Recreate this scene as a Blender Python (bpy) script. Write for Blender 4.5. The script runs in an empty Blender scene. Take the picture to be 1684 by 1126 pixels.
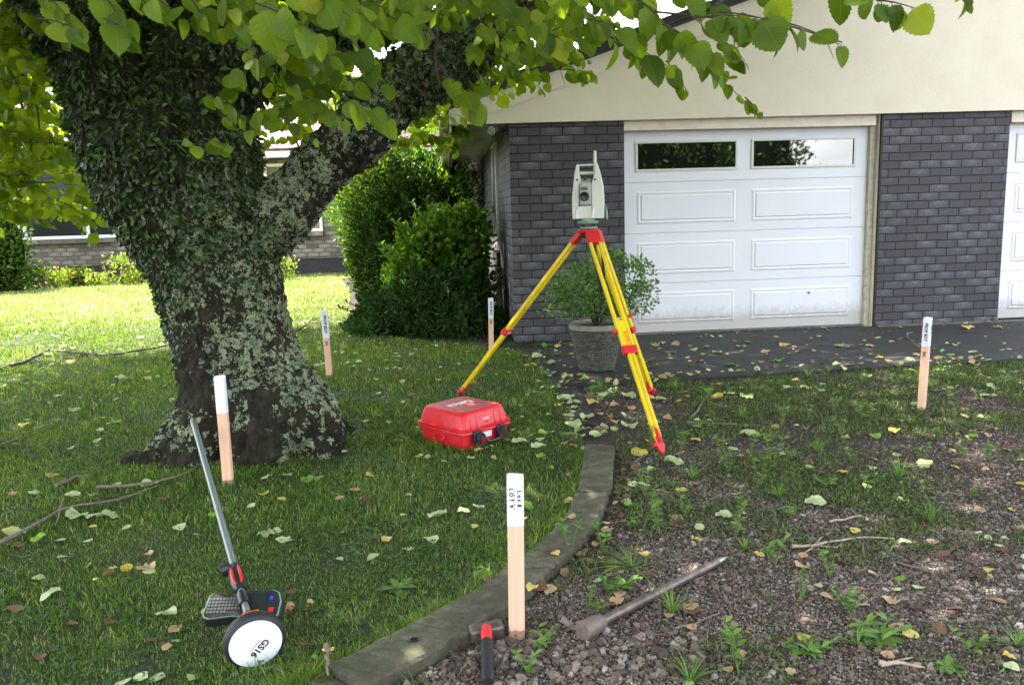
import bpy, bmesh, math, random
import numpy as np
from mathutils import Vector, Matrix, noise as mnoise
rad = math.radians
random.seed(7)
rng = np.random.default_rng(7)
C = bpy.context.scene.collection
scene = bpy.context.scene

# ------------------------------------------------------------------ camera
H, FPX, PITCH, ROLL = 1.4, 1344.0, rad(9.06), rad(1.673)
rt = np.array([1, 0, 0.]); up0 = np.array([0, math.sin(PITCH), math.cos(PITCH)]); FW = np.array([0, math.cos(PITCH), -math.sin(PITCH)])
RT = math.cos(ROLL) * rt - math.sin(ROLL) * up0
UP = math.cos(ROLL) * up0 + math.sin(ROLL) * rt
CAM = np.array([0, 0, H])
cd = bpy.data.cameras.new('camera'); cam = bpy.data.objects.new('camera', cd); C.objects.link(cam)
cd.sensor_width = 36.0; cd.lens = FPX / 1684 * 36; cd.clip_end = 400; cd.clip_start = 0.05
cam.matrix_world = Matrix(((RT[0], UP[0], -FW[0], 0), (RT[1], UP[1], -FW[1], 0), (RT[2], UP[2], -FW[2], H), (0, 0, 0, 1)))
scene.camera = cam

# ------------------------------------------------------------------ sky, sun, exposure
SUN = Vector((-0.50, 0.22, 0.84)).normalized()
w = bpy.data.worlds.new("World"); scene.world = w; w.use_nodes = True
nt = w.node_tree; bg = nt.nodes['Background']
sky = nt.nodes.new('ShaderNodeTexSky'); sky.sky_type = 'NISHITA'; sky.sun_disc = False
sky.sun_elevation = math.asin(SUN.z); sky.sun_rotation = math.atan2(SUN.x, SUN.y) % (2 * math.pi)
sky.dust_density = 2.0
tc = nt.nodes.new('ShaderNodeTexCoord'); mp = nt.nodes.new('ShaderNodeMapping'); mp.inputs['Scale'].default_value = (1, 1, 2.5)
nz = nt.nodes.new('ShaderNodeTexNoise'); nz.inputs['Scale'].default_value = 2.2; nz.inputs['Detail'].default_value = 6
cr = nt.nodes.new('ShaderNodeValToRGB'); cr.color_ramp.elements[0].position = .40; cr.color_ramp.elements[1].position = .62
mx = nt.nodes.new('ShaderNodeMix'); mx.data_type = 'RGBA'; mx.inputs[7].default_value = (11, 11.3, 12, 1)
nt.links.new(tc.outputs['Generated'], mp.inputs['Vector']); nt.links.new(mp.outputs[0], nz.inputs['Vector'])
nt.links.new(nz.outputs['Fac'], cr.inputs['Fac']); nt.links.new(cr.outputs['Color'], mx.inputs[0])
nt.links.new(sky.outputs['Color'], mx.inputs[6]); nt.links.new(mx.outputs[2], bg.inputs['Color'])
bg.inputs['Strength'].default_value = 0.10
sd = bpy.data.lights.new('sun', 'SUN'); sd.energy = 5.0; sd.angle = rad(0.6); sd.color = (1, .95, .86)
so = bpy.data.objects.new('sun', sd); C.objects.link(so); so.rotation_euler = SUN.to_track_quat('Z', 'Y').to_euler(); so.location = (0, 0, 20)
scene.view_settings.view_transform = 'Standard'; scene.view_settings.look = 'None'; scene.view_settings.gamma = 1
scene.view_settings.exposure = 2.6
scene.render.engine = 'CYCLES'
scene.cycles.use_denoising = True
scene.cycles.max_bounces = 8; scene.cycles.transparent_max_bounces = 4; scene.cycles.caustics_reflective = False; scene.cycles.caustics_refractive = False
scene.cycles.sample_clamp_indirect = 6

# ------------------------------------------------------------------ photo pixel -> point in the world (used to measure where things stand)
def ray(x, y): return FW + RT * (x - 842) / FPX - UP * (y - 563) / FPX
def G(x, y, z=0.0):
    d = ray(x, y); return CAM + d * (z - H) / d[2]
def AT(x, y, Y):
    d = ray(x, y); return CAM + d * Y / d[1]
def proj(P):
    d = np.asarray(P, float) - CAM; z = d @ FW
    return 842 + FPX * (d @ RT) / z, 563 - FPX * (d @ UP) / z

# ------------------------------------------------------------------ object helpers
def tag(o, label=None, cat=None, group=None, kind=None):
    if label: o['label'] = label
    if cat: o['category'] = cat
    if group: o['group'] = group
    if kind: o['kind'] = kind
    return o
def thing(name, label, cat, loc=(0, 0, 0), rz=0, group=None):
    o = bpy.data.objects.new(name, None); C.objects.link(o); o.location = loc; o.rotation_euler = (0, 0, rz); o.empty_display_size = .1
    return tag(o, label, cat, group)
def link(name, me, parent=None, world=False, kind=None):
    o = bpy.data.objects.new(name, me); C.objects.link(o)
    if parent is not None:
        o.parent = parent
        if world: o.matrix_parent_inverse = (Matrix.Translation(parent.location) @ parent.rotation_euler.to_matrix().to_4x4()).inverted()
    if kind: o['kind'] = kind
    return o
class MB:
    """collects shapes into one mesh"""
    def __init__(s): s.v = []; s.f = []
    def add(s, vs, fs):
        b = len(s.v); s.v += [tuple(map(float, p)) for p in vs]; s.f += [tuple(i + b for i in f) for f in fs]; return s
    def box(s, c, d, M=None, taper=1.0):
        x, y, z = [a / 2 for a in d]; vs = []
        for k in (-1, 1):
            t = taper if k == 1 else 1
            vs += [(-x * t, -y * t, k * z), (x * t, -y * t, k * z), (x * t, y * t, k * z), (-x * t, y * t, k * z)]
        vs = [Vector(p) for p in vs]
        if M is not None: vs = [M @ p for p in vs]
        vs = [p + Vector(c) for p in vs]
        return s.add(vs, [(3, 2, 1, 0), (4, 5, 6, 7), (0, 1, 5, 4), (1, 2, 6, 5), (2, 3, 7, 6), (3, 0, 4, 7)])
    def bb(s, a, b):
        a = Vector(a); b = Vector(b); return s.box((a + b) / 2, [abs(q) for q in (b - a)])
    def tube(s, pts, rads, n=8, caps=True, jitter=0):
        pts = [Vector(p) for p in pts]; base = len(s.v); prev = None
        if isinstance(rads, (int, float)): rads = [rads] * len(pts)
        for i, p in enumerate(pts):
            t = (pts[min(i + 1, len(pts) - 1)] - pts[max(i - 1, 0)]).normalized()
            if prev is None:
                a = t.cross(Vector((0, 0, 1)));  a = a if a.length > .05 else t.cross(Vector((0, 1, 0)))
            else: a = prev - t * prev.dot(t)
            a.normalize(); prev = a; b = t.cross(a)
            for k in range(n):
                an = 2 * math.pi * k / n; r = rads[i] * (1 + jitter * random.uniform(-1, 1))
                s.v.append(tuple(p + (a * math.cos(an) + b * math.sin(an)) * r))
        for i in range(len(pts) - 1):
            for k in range(n):
                k2 = (k + 1) % n
                s.f.append((base + i * n + k, base + i * n + k2, base + (i + 1) * n + k2, base + (i + 1) * n + k))
        if caps:
            s.f.append(tuple(base + k for k in range(n))[::-1]); s.f.append(tuple(base + (len(pts) - 1) * n + k for k in range(n)))
        return s
    def lathe(s, prof, n=32, M=None, c=(0, 0, 0)):
        base = len(s.v)
        for r, z in prof:
            for k in range(n):
                a = 2 * math.pi * k / n; p = Vector((r * math.cos(a), r * math.sin(a), z))
                if M is not None: p = M @ p
                s.v.append(tuple(p + Vector(c)))
        for i in range(len(prof) - 1):
            for k in range(n):
                k2 = (k + 1) % n; s.f.append((base + i * n + k, base + i * n + k2, base + (i + 1) * n + k2, base + (i + 1) * n + k))
        s.f.append(tuple(base + k for k in range(n))[::-1]); s.f.append(tuple(base + (len(prof) - 1) * n + k for k in range(n)))
        return s
    def prism(s, poly, a, b, ax='y', M=None):
        """2D outline extruded a..b along ax; poly in the two other axes"""
        n = len(poly); vs = []
        for t in (a, b):
            for (p, q) in poly:
                v = {'y': (p, t, q), 'z': (p, q, t), 'x': (t, p, q)}[ax]
                v = Vector(v); vs.append(M @ v if M is not None else v)
        fs = [tuple(range(n)), tuple(range(n, 2 * n))[::-1]] + [(i, i + n, (i + 1) % n + n, (i + 1) % n) for i in range(n)]
        return s.add(vs, fs)
    def build(s, name, m, parent=None, world=False, kind=None, bevel=0, smooth=False, seg=2, weld=False):
        me = bpy.data.meshes.new(name); me.from_pydata(s.v, [], s.f)
        bm = bmesh.new(); bm.from_mesh(me)
        bmesh.ops.recalc_face_normals(bm, faces=bm.faces)
        bm.to_mesh(me); bm.free(); me.update()
        if m is not None: me.materials.append(m)
        if smooth: me.polygons.foreach_set('use_smooth', [True] * len(me.polygons))
        o = link(name, me, parent, world, kind)
        if bevel:
            mod = o.modifiers.new('edge', 'BEVEL'); mod.width = bevel; mod.segments = seg; mod.limit_method = 'ANGLE'; mod.angle_limit = rad(35); mod.harden_normals = False
            me.polygons.foreach_set('use_smooth', [True] * len(me.polygons))
            for e in me.edges: pass
            try: me.set_sharp_from_angle(angle=rad(40))
            except Exception: pass
        elif smooth:
            try: me.set_sharp_from_angle(angle=rad(45))
            except Exception: pass
        return o
def trimesh(name, V, T, m, parent=None, world=False, kind=None, attrs=None, smooth=False):
    me = bpy.data.meshes.new(name); V = np.ascontiguousarray(V, np.float32); T = np.ascontiguousarray(T, np.int32)
    me.vertices.add(len(V)); me.vertices.foreach_set('co', V.ravel())
    me.loops.add(T.size); me.loops.foreach_set('vertex_index', T.ravel())
    me.polygons.add(len(T)); me.polygons.foreach_set('loop_start', np.arange(0, T.size, 3, dtype=np.int32))
    try: me.polygons.foreach_set('loop_total', np.full(len(T), 3, np.int32))
    except Exception: pass
    me.polygons.foreach_set('use_smooth', np.full(len(T), smooth, bool))
    me.update(calc_edges=True); me.validate()
    for k, a in (attrs or {}).items():
        if a.ndim == 1:
            at = me.attributes.new(k, 'FLOAT', 'POINT'); at.data.foreach_set('value', a.astype(np.float32))
        else:
            at = me.attributes.new(k, 'FLOAT_VECTOR', 'POINT'); at.data.foreach_set('vector', a.astype(np.float32).ravel())
    if m is not None: me.materials.append(m)
    return link(name, me, parent, world, kind)
def inpoly(P, poly):
    x, y = P[:, 0], P[:, 1]; r = np.zeros(len(P), bool); n = len(poly)
    for i in range(n):
        x1, y1 = poly[i]; x2, y2 = poly[(i + 1) % n]
        c = ((y1 > y) != (y2 > y)) & (x < (x2 - x1) * (y - y1) / (y2 - y1 + 1e-12) + x1)
        r ^= c
    return r
_grid = rng.random((64, 64))
def vnoise(x, y, s=1.0, off=0):
    x = np.asarray(x) / s + off * 7.3 + 100; y = np.asarray(y) / s + off * 3.1 + 100
    xi = np.floor(x).astype(int); yi = np.floor(y).astype(int); fx = x - xi; fy = y - yi
    fx = fx * fx * (3 - 2 * fx); fy = fy * fy * (3 - 2 * fy); g = lambda a, b: _grid[a % 64, b % 64]
    return (g(xi, yi) * (1 - fx) + g(xi + 1, yi) * fx) * (1 - fy) + (g(xi, yi + 1) * (1 - fx) + g(xi + 1, yi + 1) * fx) * fy
def unit(a): return a / np.maximum(np.linalg.norm(a, axis=-1, keepdims=True), 1e-9)
def rdir(n): return unit(rng.normal(size=(n, 3)))

# ------------------------------------------------------------------ materials
def newmat(name):
    m = bpy.data.materials.new(name); m.use_nodes = True; return m, m.node_tree, m.node_tree.nodes['Principled BSDF']
class N:
    def __init__(s, nt): s.nt = nt
    def n(s, t, **k):
        nd = s.nt.nodes.new(t)
        for a, b in k.items():
            if hasattr(nd, a): setattr(nd, a, b)
        return nd
    def l(s, a, b): s.nt.links.new(a, b)
    def math(s, op, a, b=None, c=None):
        nd = s.nt.nodes.new('ShaderNodeMath'); nd.operation = op
        for i, q in enumerate((a, b, c)):
            if q is None: continue
            if isinstance(q, (int, float)): nd.inputs[i].default_value = q
            else: s.l(q, nd.inputs[i])
        return nd.outputs[0]
    def noise(s, scale, detail=4, vec=None, rough=.55, dist=0):
        nd = s.nt.nodes.new('ShaderNodeTexNoise'); nd.inputs['Scale'].default_value = scale; nd.inputs['Detail'].default_value = detail
        nd.inputs['Roughness'].default_value = rough; nd.inputs['Distortion'].default_value = dist
        if vec is not None: s.l(vec, nd.inputs['Vector'])
        return nd.outputs['Fac']
    def ramp(s, fac, stops, interp='LINEAR'):
        nd = s.nt.nodes.new('ShaderNodeValToRGB'); e = nd.color_ramp.elements; nd.color_ramp.interpolation = interp
        while len(e) > 2: e.remove(e[-1])
        for i, (p, c) in enumerate(stops):
            if i > 1: e.new(p)
            e[i].position = p; e[i].color = (*c, 1) if len(c) == 3 else c
        s.l(fac, nd.inputs[0]); return nd.outputs[0]
    def mix(s, fac, a, b, bt='MIX'):
        nd = s.nt.nodes.new('ShaderNodeMix'); nd.data_type = 'RGBA'; nd.blend_type = bt
        for q, i in ((fac, 0), (a, 6), (b, 7)):
            if isinstance(q, (int, float)): nd.inputs[i].default_value = q
            elif isinstance(q, tuple): nd.inputs[i].default_value = (*q, 1) if len(q) == 3 else q
            else: s.l(q, nd.inputs[i])
        return nd.outputs[2]
    def obj(s): return s.n('ShaderNodeTexCoord').outputs['Object']
    def geo(s): return s.n('ShaderNodeNewGeometry').outputs['Position']
    def attr(s, name, out='Fac'):
        nd = s.nt.nodes.new('ShaderNodeAttribute'); nd.attribute_name = name; return nd.outputs[out]
    def bump(s, h, strength, dist, bsdf, prev=None):
        nd = s.nt.nodes.new('ShaderNodeBump'); nd.inputs['Strength'].default_value = strength; nd.inputs['Distance'].default_value = dist
        s.l(h, nd.inputs['Height'])
        if prev is not None: s.l(prev, nd.inputs['Normal'])
        if bsdf is not None: s.l(nd.outputs[0], bsdf.inputs['Normal'])
        return nd.outputs[0]
def solid(name, col, rough=.5, var=.12, nscale=30, bump=0.0, bscale=200, metal=0, spec=.5, dirt=None, dscale=6, coat=0):
    m, nt, b = newmat(name); k = N(nt); v = k.obj()
    c1 = tuple(x * (1 - var) for x in col); c2 = tuple(min(1, x * (1 + var)) for x in col)
    c = k.ramp(k.noise(nscale, 5, v), [(.3, c1), (.7, c2)])
    if dirt:
        c = k.mix(k.ramp(k.noise(dscale, 8, v, .7), [(.48, (0, 0, 0)), (.72, (1, 1, 1))]), c, dirt)
    k.l(c, b.inputs['Base Color']); b.inputs['Metallic'].default_value = metal; b.inputs['Specular IOR Level'].default_value = spec
    rr = k.ramp(k.noise(nscale * 1.7, 4, v), [(.3, (rough * .8,) * 3), (.7, (min(1, rough * 1.2),) * 3)]); k.l(rr, b.inputs['Roughness'])
    if coat: b.inputs['Coat Weight'].default_value = coat
    if bump: k.bump(k.noise(bscale, 3, v), bump, .002, b)
    return m
def leafmat(name, stops, trans=.4, tcol=None, rough=.45, spec=.4, veins=False, hue=None):
    """colour of each leaf from its own random number; light passes through"""
    m, nt, b = newmat(name); k = N(nt)
    col = k.ramp(k.attr('rnd'), stops)
    pn = k.noise(18, 3, k.geo()); col = k.mix(.35, col, k.ramp(pn, [(.35, (.5, .5, .5)), (.65, (1, 1, 1))]), 'MULTIPLY')
    if veins:
        sp = k.n('ShaderNodeSeparateXYZ'); k.l(k.attr('luv', 'Vector'), sp.inputs[0])
        ax = k.math('ABSOLUTE', sp.outputs[0])
        q = k.math('SUBTRACT', k.math('MULTIPLY', sp.outputs[1], 9.0), k.math('MULTIPLY', ax, 7.0))
        vv = k.math('ABSOLUTE', k.math('SUBTRACT', k.math('FRACT', q), .5)); side = k.math('LESS_THAN', vv, .07)
        mid = k.math('LESS_THAN', ax, .012); vm = k.math('MAXIMUM', mid, k.math('MULTIPLY', side, .6))
        col = k.mix(k.math('MULTIPLY', vm, .16), col, (.35, .42, .12))
        k.bump(vm, -.12, .002, b)
    k.l(col, b.inputs['Base Color']); b.inputs['Roughness'].default_value = rough; b.inputs['Specular IOR Level'].default_value = spec
    out = nt.nodes['Material Output']; tr = k.n('ShaderNodeBsdfTranslucent')
    tc_ = k.mix(1.0, col, tcol or (1.6, 1.9, .7), 'MULTIPLY'); k.l(tc_, tr.inputs[0])
    ms = k.n('ShaderNodeMixShader'); ms.inputs[0].default_value = trans
    k.l(b.outputs[0], ms.inputs[1]); k.l(tr.outputs[0], ms.inputs[2]); k.l(ms.outputs[0], out.inputs[0])
    return m
def brickmat(name, a, bcol, joint, bloom_glint, bw=.237, bh=.0869, axis=0):
    """brick coursing by object coordinates: axis 0 runs along x, 1 along y"""
    m, nt, b = newmat(name); k = N(nt); v = k.obj(); sp = k.n('ShaderNodeSeparateXYZ'); k.l(v, sp.inputs[0])
    u = sp.outputs[axis]; z = sp.outputs[2]
    nw = k.math('MULTIPLY', k.math('SUBTRACT', k.noise(9, 3, v), .5), .010); u = k.math('ADD', u, nw); z = k.math('ADD', z, k.math('MULTIPLY', nw, .6))
    rz = k.math('DIVIDE', z, bh); row = k.math('FLOOR', rz); fz = k.math('FRACT', rz)
    uo = k.math('ADD', k.math('DIVIDE', u, bw), k.math('MULTIPLY', k.math('MODULO', k.math('ADD', row, 200), 2.0), .5))
    ci = k.math('FLOOR', uo); fx = k.math('FRACT', uo)
    cv = k.n('ShaderNodeCombineXYZ'); k.l(ci, cv.inputs[0]); k.l(row, cv.inputs[1])
    wn = k.n('ShaderNodeTexWhiteNoise'); wn.noise_dimensions = '3D'; k.l(cv.outputs[0], wn.inputs['Vector'])
    rv = wn.outputs['Value']
    ex = k.math('MULTIPLY', k.math('MINIMUM', fx, k.math('SUBTRACT', 1.0, fx)), bw); ez = k.math('MULTIPLY', k.math('MINIMUM', fz, k.math('SUBTRACT', 1.0, fz)), bh)
    dd = k.math('MINIMUM', ex, ez)
    face = k.n('ShaderNodeMapRange'); face.interpolation_type = 'SMOOTHSTEP'; k.l(dd, face.inputs[0]); face.inputs[1].default_value = .0025; face.inputs[2].default_value = .006
    fm = face.outputs[0]
    col = k.mix(rv, a, bcol)
    n1 = k.noise(55, 6, v, .7)
    col = k.mix(.55, col, k.ramp(n1, [(.3, (.45, .45, .45)), (.7, (1.5, 1.5, 1.5))]), 'MULTIPLY')
    # pale tops on some bricks: bloom, plus sun glints painted on the far wall
    cx = k.math('SUBTRACT', 1.0, k.math('MULTIPLY', k.math('ABSOLUTE', k.math('SUBTRACT', fx, .5)), 2.0))
    sm = k.math('MULTIPLY', k.math('MULTIPLY', cx, fz), k.ramp(k.math('ADD', rv, k.math('MULTIPLY', k.noise(14, 4, v), .5)), [(.55, (0, 0, 0)), (1.05 if False else 1.0, (1, 1, 1))]))
    col = k.mix(k.math('MULTIPLY', sm, k.ramp(n1, [(.4, (.2, .2, .2)), (.65, (1, 1, 1))])), col, bloom_glint)
    col = k.mix(k.ramp(k.noise(2.2, 6, v, .7), [(.45, (0, 0, 0)), (.8, (.5, .5, .5))]), col, tuple(x * .6 for x in a))
    col = k.mix(fm, joint, col)
    k.l(col, b.inputs['Base Color']); b.inputs['Roughness'].default_value = .62; b.inputs['Specular IOR Level'].default_value = .35
    pil = k.math('ADD', k.math('MULTIPLY', fm, 1.0), k.math('MULTIPLY', k.math('MULTIPLY', cx, fz), .15))
    h = k.math('ADD', pil, k.math('MULTIPLY', n1, .18)); k.bump(h, 1.0, .008, b)
    return m

M = {}
M['brick'] = brickmat('dark_grey_brick', (.060, .056, .060), (.078, .073, .079), (.005, .005, .005), (.25, .245, .26))
M['brick_side'] = brickmat('dark_grey_brick_side', (.060, .056, .060), (.078, .073, .079), (.005, .005, .005), (.25, .245, .26), axis=1)
M['brick_far'] = brickmat('grey_brown_brick', (.10, .085, .07), (.20, .175, .14), (.015, .013, .012), (.5, .46, .38), bw=.30, bh=.105)  # pale brick tops paint grazing sun glints on this shaded wall
def stucco():
    m, nt, b = newmat('cream_roughcast'); k = N(nt); v = k.obj()
    c = k.ramp(k.noise(3, 6, v, .65), [(.3, (.80, .70, .54)), (.7, (.86, .77, .61))])
    k.l(c, b.inputs['Base Color']); b.inputs['Roughness'].default_value = .85
    h = k.ramp(k.noise(130, 6, v, .75), [(.3, (0, 0, 0)), (.75, (1, 1, 1))]); k.bump(h, .6, .006, b); return m
M['stucco'] = stucco()
M['cream'] = solid('cream_paint', (.80, .71, .56), .55, .05, 4, .15, 60, dirt=(.62, .54, .41), dscale=7)
M['cream_old'] = solid('old_cream_paint', (.56, .52, .42), .6, .1, 8, .2, 60, dirt=(.3, .26, .19), dscale=14)
M['white_door'] = solid('white_door_paint', (.80, .80, .85), .38, .015, 3, .03, 300, dirt=(.765, .76, .78), dscale=2.5)
M['white_wood'] = solid('white_gloss_wood', (.82, .82, .80), .35, .03, 8)
M['soffit'] = solid('grey_green_soffit', (.58, .60, .52), .22, .05, 3)
M['darkroof'] = solid('dark_roof_edge', (.022, .020, .018), .7, .3, 20, .3, 40)
M['black'] = solid('black_plastic', (.016, .016, .018), .38, .2, 40, .1)
M['rubber'] = solid('black_rubber', (.012, .012, .013), .6, .2, 60, .2)
M['strap_black'] = solid('black_webbing', (.01, .01, .012), .8, .2, 90)
M['red'] = solid('red_paint', (.62, .018, .022), .35, .08, 30, .05, spec=.5)
M['red_case'] = solid('red_case_plastic', (.66, .012, .022), .42, .05, 60, .12, 400, dirt=(.50, .07, .065), dscale=22)
M['red_lid'] = solid('scuffed_red_case_top', (.42, .05, .065), .5, .14, 40, .2, 500, dirt=(.52, .16, .16), dscale=16)
M['yellow'] = solid('yellow_paint', (.80, .58, .010), .33, .05, 20, .03, dirt=(.58, .42, .03), dscale=22)
M['yellow_dark'] = solid('yellow_groove', (.55, .38, .008), .4, .08, 20)
M['instrument'] = solid('light_grey_green_housing', (.68, .68, .60), .38, .03, 20, .05)
M['instrument_dark'] = solid('grey_housing', (.42, .43, .37), .42, .05, 20)
M['mint'] = solid('green_metal', (.20, .36, .25), .35, .06, 30)
M['steel'] = solid('worn_steel', (.32, .33, .33), .38, .2, 50, .15, metal=.85)
M['galv'] = solid('grey_painted_pole', (.20, .23, .22), .35, .12, 60, .1, metal=.3, dirt=(.16, .17, .16), dscale=30)
M['rust'] = solid('rusty_steel', (.14, .11, .10), .42, .3, 30, .4, 150, metal=.55, dirt=(.30, .20, .17), dscale=12)
M['rustcap'] = solid('battered_steel_cap', (.17, .13, .11), .6, .25, 40, .5, 120, metal=.3, dirt=(.17, .11, .09), dscale=20)
M['ink'] = solid('black_marker_ink', (.02, .02, .025), .6, .1)
M['white_mark'] = solid('white_print', (.75, .72, .72), .5, .06)
M['redmark'] = solid('red_print', (.75, .35, .36), .5, .06)
M['orange_print'] = solid('orange_red_print', (.75, .12, .02), .5, .06)
M['orange'] = solid('orange_flagging', (.90, .10, .015), .5, .2, 60, .4)
M['peg_white'] = solid('white_peg_paint', (.78, .78, .84), .55, .05, 30, .25, 90, dirt=(.66, .64, .66), dscale=10)
M['disc_white'] = solid('white_antenna_cover', (.82, .80, .84), .35, .02, 6)
M['screen'] = solid('dark_screen', (.02, .022, .025), .1, .1)
M['blue_led'] = solid('blue_symbol', (.03, .05, .7), .3, .1)
M['key'] = solid('grey_keys', (.10, .10, .095), .5, .1)
def glassmat(name, col=(.008, .010, .009), ior=2.3, rough=.015, spec=.5):
    m, nt, b = newmat(name); b.inputs['Base Color'].default_value = (*col, 1); b.inputs['Roughness'].default_value = rough; b.inputs['IOR'].default_value = ior
    return m
M['doorglass'] = glassmat('tinted_window_glass', ior=2.6)
M['lens'] = glassmat('lens_glass', (.003, .003, .004), 1.35, .12)
M['farglass'] = glassmat('far_window_glass', (.02, .025, .025), 1.5, .05)
M['lampglass'] = glassmat('flood_lamp_glass', (.42, .44, .36), 1.5, .15)
def wood():
    m, nt, b = newmat('new_pine'); k = N(nt); v = k.obj(); mp = k.n('ShaderNodeMapping'); mp.inputs['Scale'].default_value = (38, 38, 2.2); k.l(v, mp.inputs[0])
    wv = k.noise(1.0, 5, mp.outputs[0], .6, 1.2)
    c = k.ramp(wv, [(.25, (.66, .36, .22)), (.5, (.76, .46, .31)), (.75, (.82, .54, .38))]); sz_ = k.n('ShaderNodeSeparateXYZ'); k.l(v, sz_.inputs[0]); c = k.mix(k.math('MULTIPLY', k.math('LESS_THAN', k.math('ADD', sz_.outputs[2], k.math('MULTIPLY', k.noise(40, 4, v), .05)), .055), .7), c, (.16, .10, .06))
    k.l(c, b.inputs['Base Color']); b.inputs['Roughness'].default_value = .6; k.bump(wv, .15, .002, b); return m
def gdoor():
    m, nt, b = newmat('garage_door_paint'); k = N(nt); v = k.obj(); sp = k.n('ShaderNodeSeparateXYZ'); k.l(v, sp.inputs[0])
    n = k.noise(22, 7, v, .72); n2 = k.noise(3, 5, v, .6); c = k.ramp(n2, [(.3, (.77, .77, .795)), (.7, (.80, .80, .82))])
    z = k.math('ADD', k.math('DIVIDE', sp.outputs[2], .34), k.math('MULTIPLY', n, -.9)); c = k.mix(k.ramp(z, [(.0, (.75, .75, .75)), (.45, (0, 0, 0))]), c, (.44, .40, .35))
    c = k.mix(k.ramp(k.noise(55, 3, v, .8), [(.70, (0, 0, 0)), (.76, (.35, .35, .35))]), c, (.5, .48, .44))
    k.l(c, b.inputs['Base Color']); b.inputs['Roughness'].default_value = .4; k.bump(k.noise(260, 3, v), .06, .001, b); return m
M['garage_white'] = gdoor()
M['pine'] = wood()
def bark():
    m, nt, b = newmat('lichened_bark'); k = N(nt); v = k.geo(); mp = k.n('ShaderNodeMapping'); mp.inputs['Scale'].default_value = (1, 1, .38); k.l(v, mp.inputs[0])
    fis = k.noise(22, 8, mp.outputs[0], .72, .6); fine = k.noise(90, 6, v, .7)
    c = k.ramp(fis, [(.32, (.005, .004, .003)), (.48, (.022, .017, .012)), (.68, (.065, .05, .038))])
    moss = k.ramp(k.noise(3.5, 6, v, .7), [(.45, (0, 0, 0)), (.7, (1, 1, 1))])
    c = k.mix(k.math('MULTIPLY', moss, .45), c, (.035, .05, .014))
    vo = k.n('ShaderNodeTexVoronoi'); vo.inputs['Scale'].default_value = 30; vo.inputs['Randomness'].default_value = 1
    wob = k.n('ShaderNodeVectorMath'); wob.operation = 'ADD'; sc = k.n('ShaderNodeVectorMath'); sc.operation = 'SCALE'; nn = k.n('ShaderNodeTexNoise'); nn.inputs['Scale'].default_value = 45; nn.inputs['Detail'].default_value = 4
    k.l(v, nn.inputs['Vector']); k.l(nn.outputs['Color'], sc.inputs[0]); sc.inputs['Scale'].default_value = .085; k.l(v, wob.inputs[0]); k.l(sc.outputs[0], wob.inputs[1]); k.l(wob.outputs[0], vo.inputs['Vector'])
    rsep = k.n('ShaderNodeSeparateColor'); k.l(vo.outputs['Color'], rsep.inputs[0])
    region = k.ramp(k.noise(3.0, 4, v, .65), [(.36, (.12, .12, .12)), (.62, (.95, .95, .95))])
    amount = k.attr('lichen')
    thr = k.math('ADD', k.math('MULTIPLY', region, .9), k.math('SUBTRACT', k.math('MULTIPLY', amount, .62), .62))
    has = k.math('LESS_THAN', rsep.outputs[0], k.math('MULTIPLY', thr, 2.0))
    spot = k.math('LESS_THAN', vo.outputs['Distance'], k.math('ADD', .34, k.math('MULTIPLY', rsep.outputs[1], .5)))
    lm = k.math('MULTIPLY', has, spot); lm = k.math('MULTIPLY', lm, k.math('GREATER_THAN', fine, .42))
    lc = k.ramp(rsep.outputs[2], [(.2, (.19, .25, .16)), (.6, (.36, .41, .26)), (.9, (.30, .33, .14))])
    lc = k.mix(.5, lc, k.ramp(fine, [(.35, (.4, .4, .4)), (.65, (1.2, 1.2, 1.2))]), 'MULTIPLY')
    c = k.mix(lm, c, lc)
    k.l(c, b.inputs['Base Color']); b.inputs['Roughness'].default_value = .9; b.inputs['Specular IOR Level'].default_value = .2
    h = k.math('ADD', k.math('ADD', fis, k.math('MULTIPLY', fine, .25)), k.math('MULTIPLY', lm, .15)); k.bump(h, 1.0, .035, b); return m
M['bark'] = bark()
M['twig'] = solid('grey_brown_twig', (.16, .12, .09), .8, .35, 60, .5, 120)
M['twig_pale'] = solid('pale_dead_twig', (.36, .27, .21), .8, .25, 60, .4, 120)
M['branch'] = solid('dark_branch', (.045, .036, .026), .85, .4, 40, .5, 90)
M['stem_green'] = solid('green_stem', (.10, .16, .03), .6, .2, 60)
M['leaf'] = leafmat('fresh_tree_leaf', [(0, (.06, .11, .010)), (.45, (.115, .19, .016)), (.93, (.19, .275, .025)), (1, (.30, .32, .04))], .5, (2.0, 1.9, .35), veins=True, rough=.5, spec=.22)
M['leaf_far'] = leafmat('tree_leaf', [(0, (.08, .135, .012)), (.6, (.14, .215, .019)), (1, (.22, .30, .03))], .6, (2.3, 2.1, .4), spec=.2)
M['fern'] = leafmat('climbing_fern_leaf', [(0, (.012, .028, .006)), (.5, (.032, .070, .012)), (.85, (.07, .13, .025)), (1, (.16, .19, .05))], .1, (1, 1.2, .4), rough=.38, spec=.3)
M['hedge_leaf'] = leafmat('glossy_hedge_leaf', [(0, (.016, .042, .008)), (.6, (.05, .11, .014)), (1, (.14, .21, .025))], .25, (1.8, 1.6, .4), rough=.5, spec=.15)
M['hedge_dark'] = leafmat('dark_clipped_hedge_leaf', [(0, (.008, .022, .005)), (.7, (.022, .055, .009)), (1, (.07, .12, .018))], .2, (1.7, 1.5, .4), rough=.7, spec=.03)
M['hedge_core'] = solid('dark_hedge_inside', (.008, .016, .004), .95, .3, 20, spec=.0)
M['yellow_leaf'] = leafmat('yellow_green_foliage', [(0, (.12, .18, .02)), (1, (.26, .29, .06))], .4)
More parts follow.
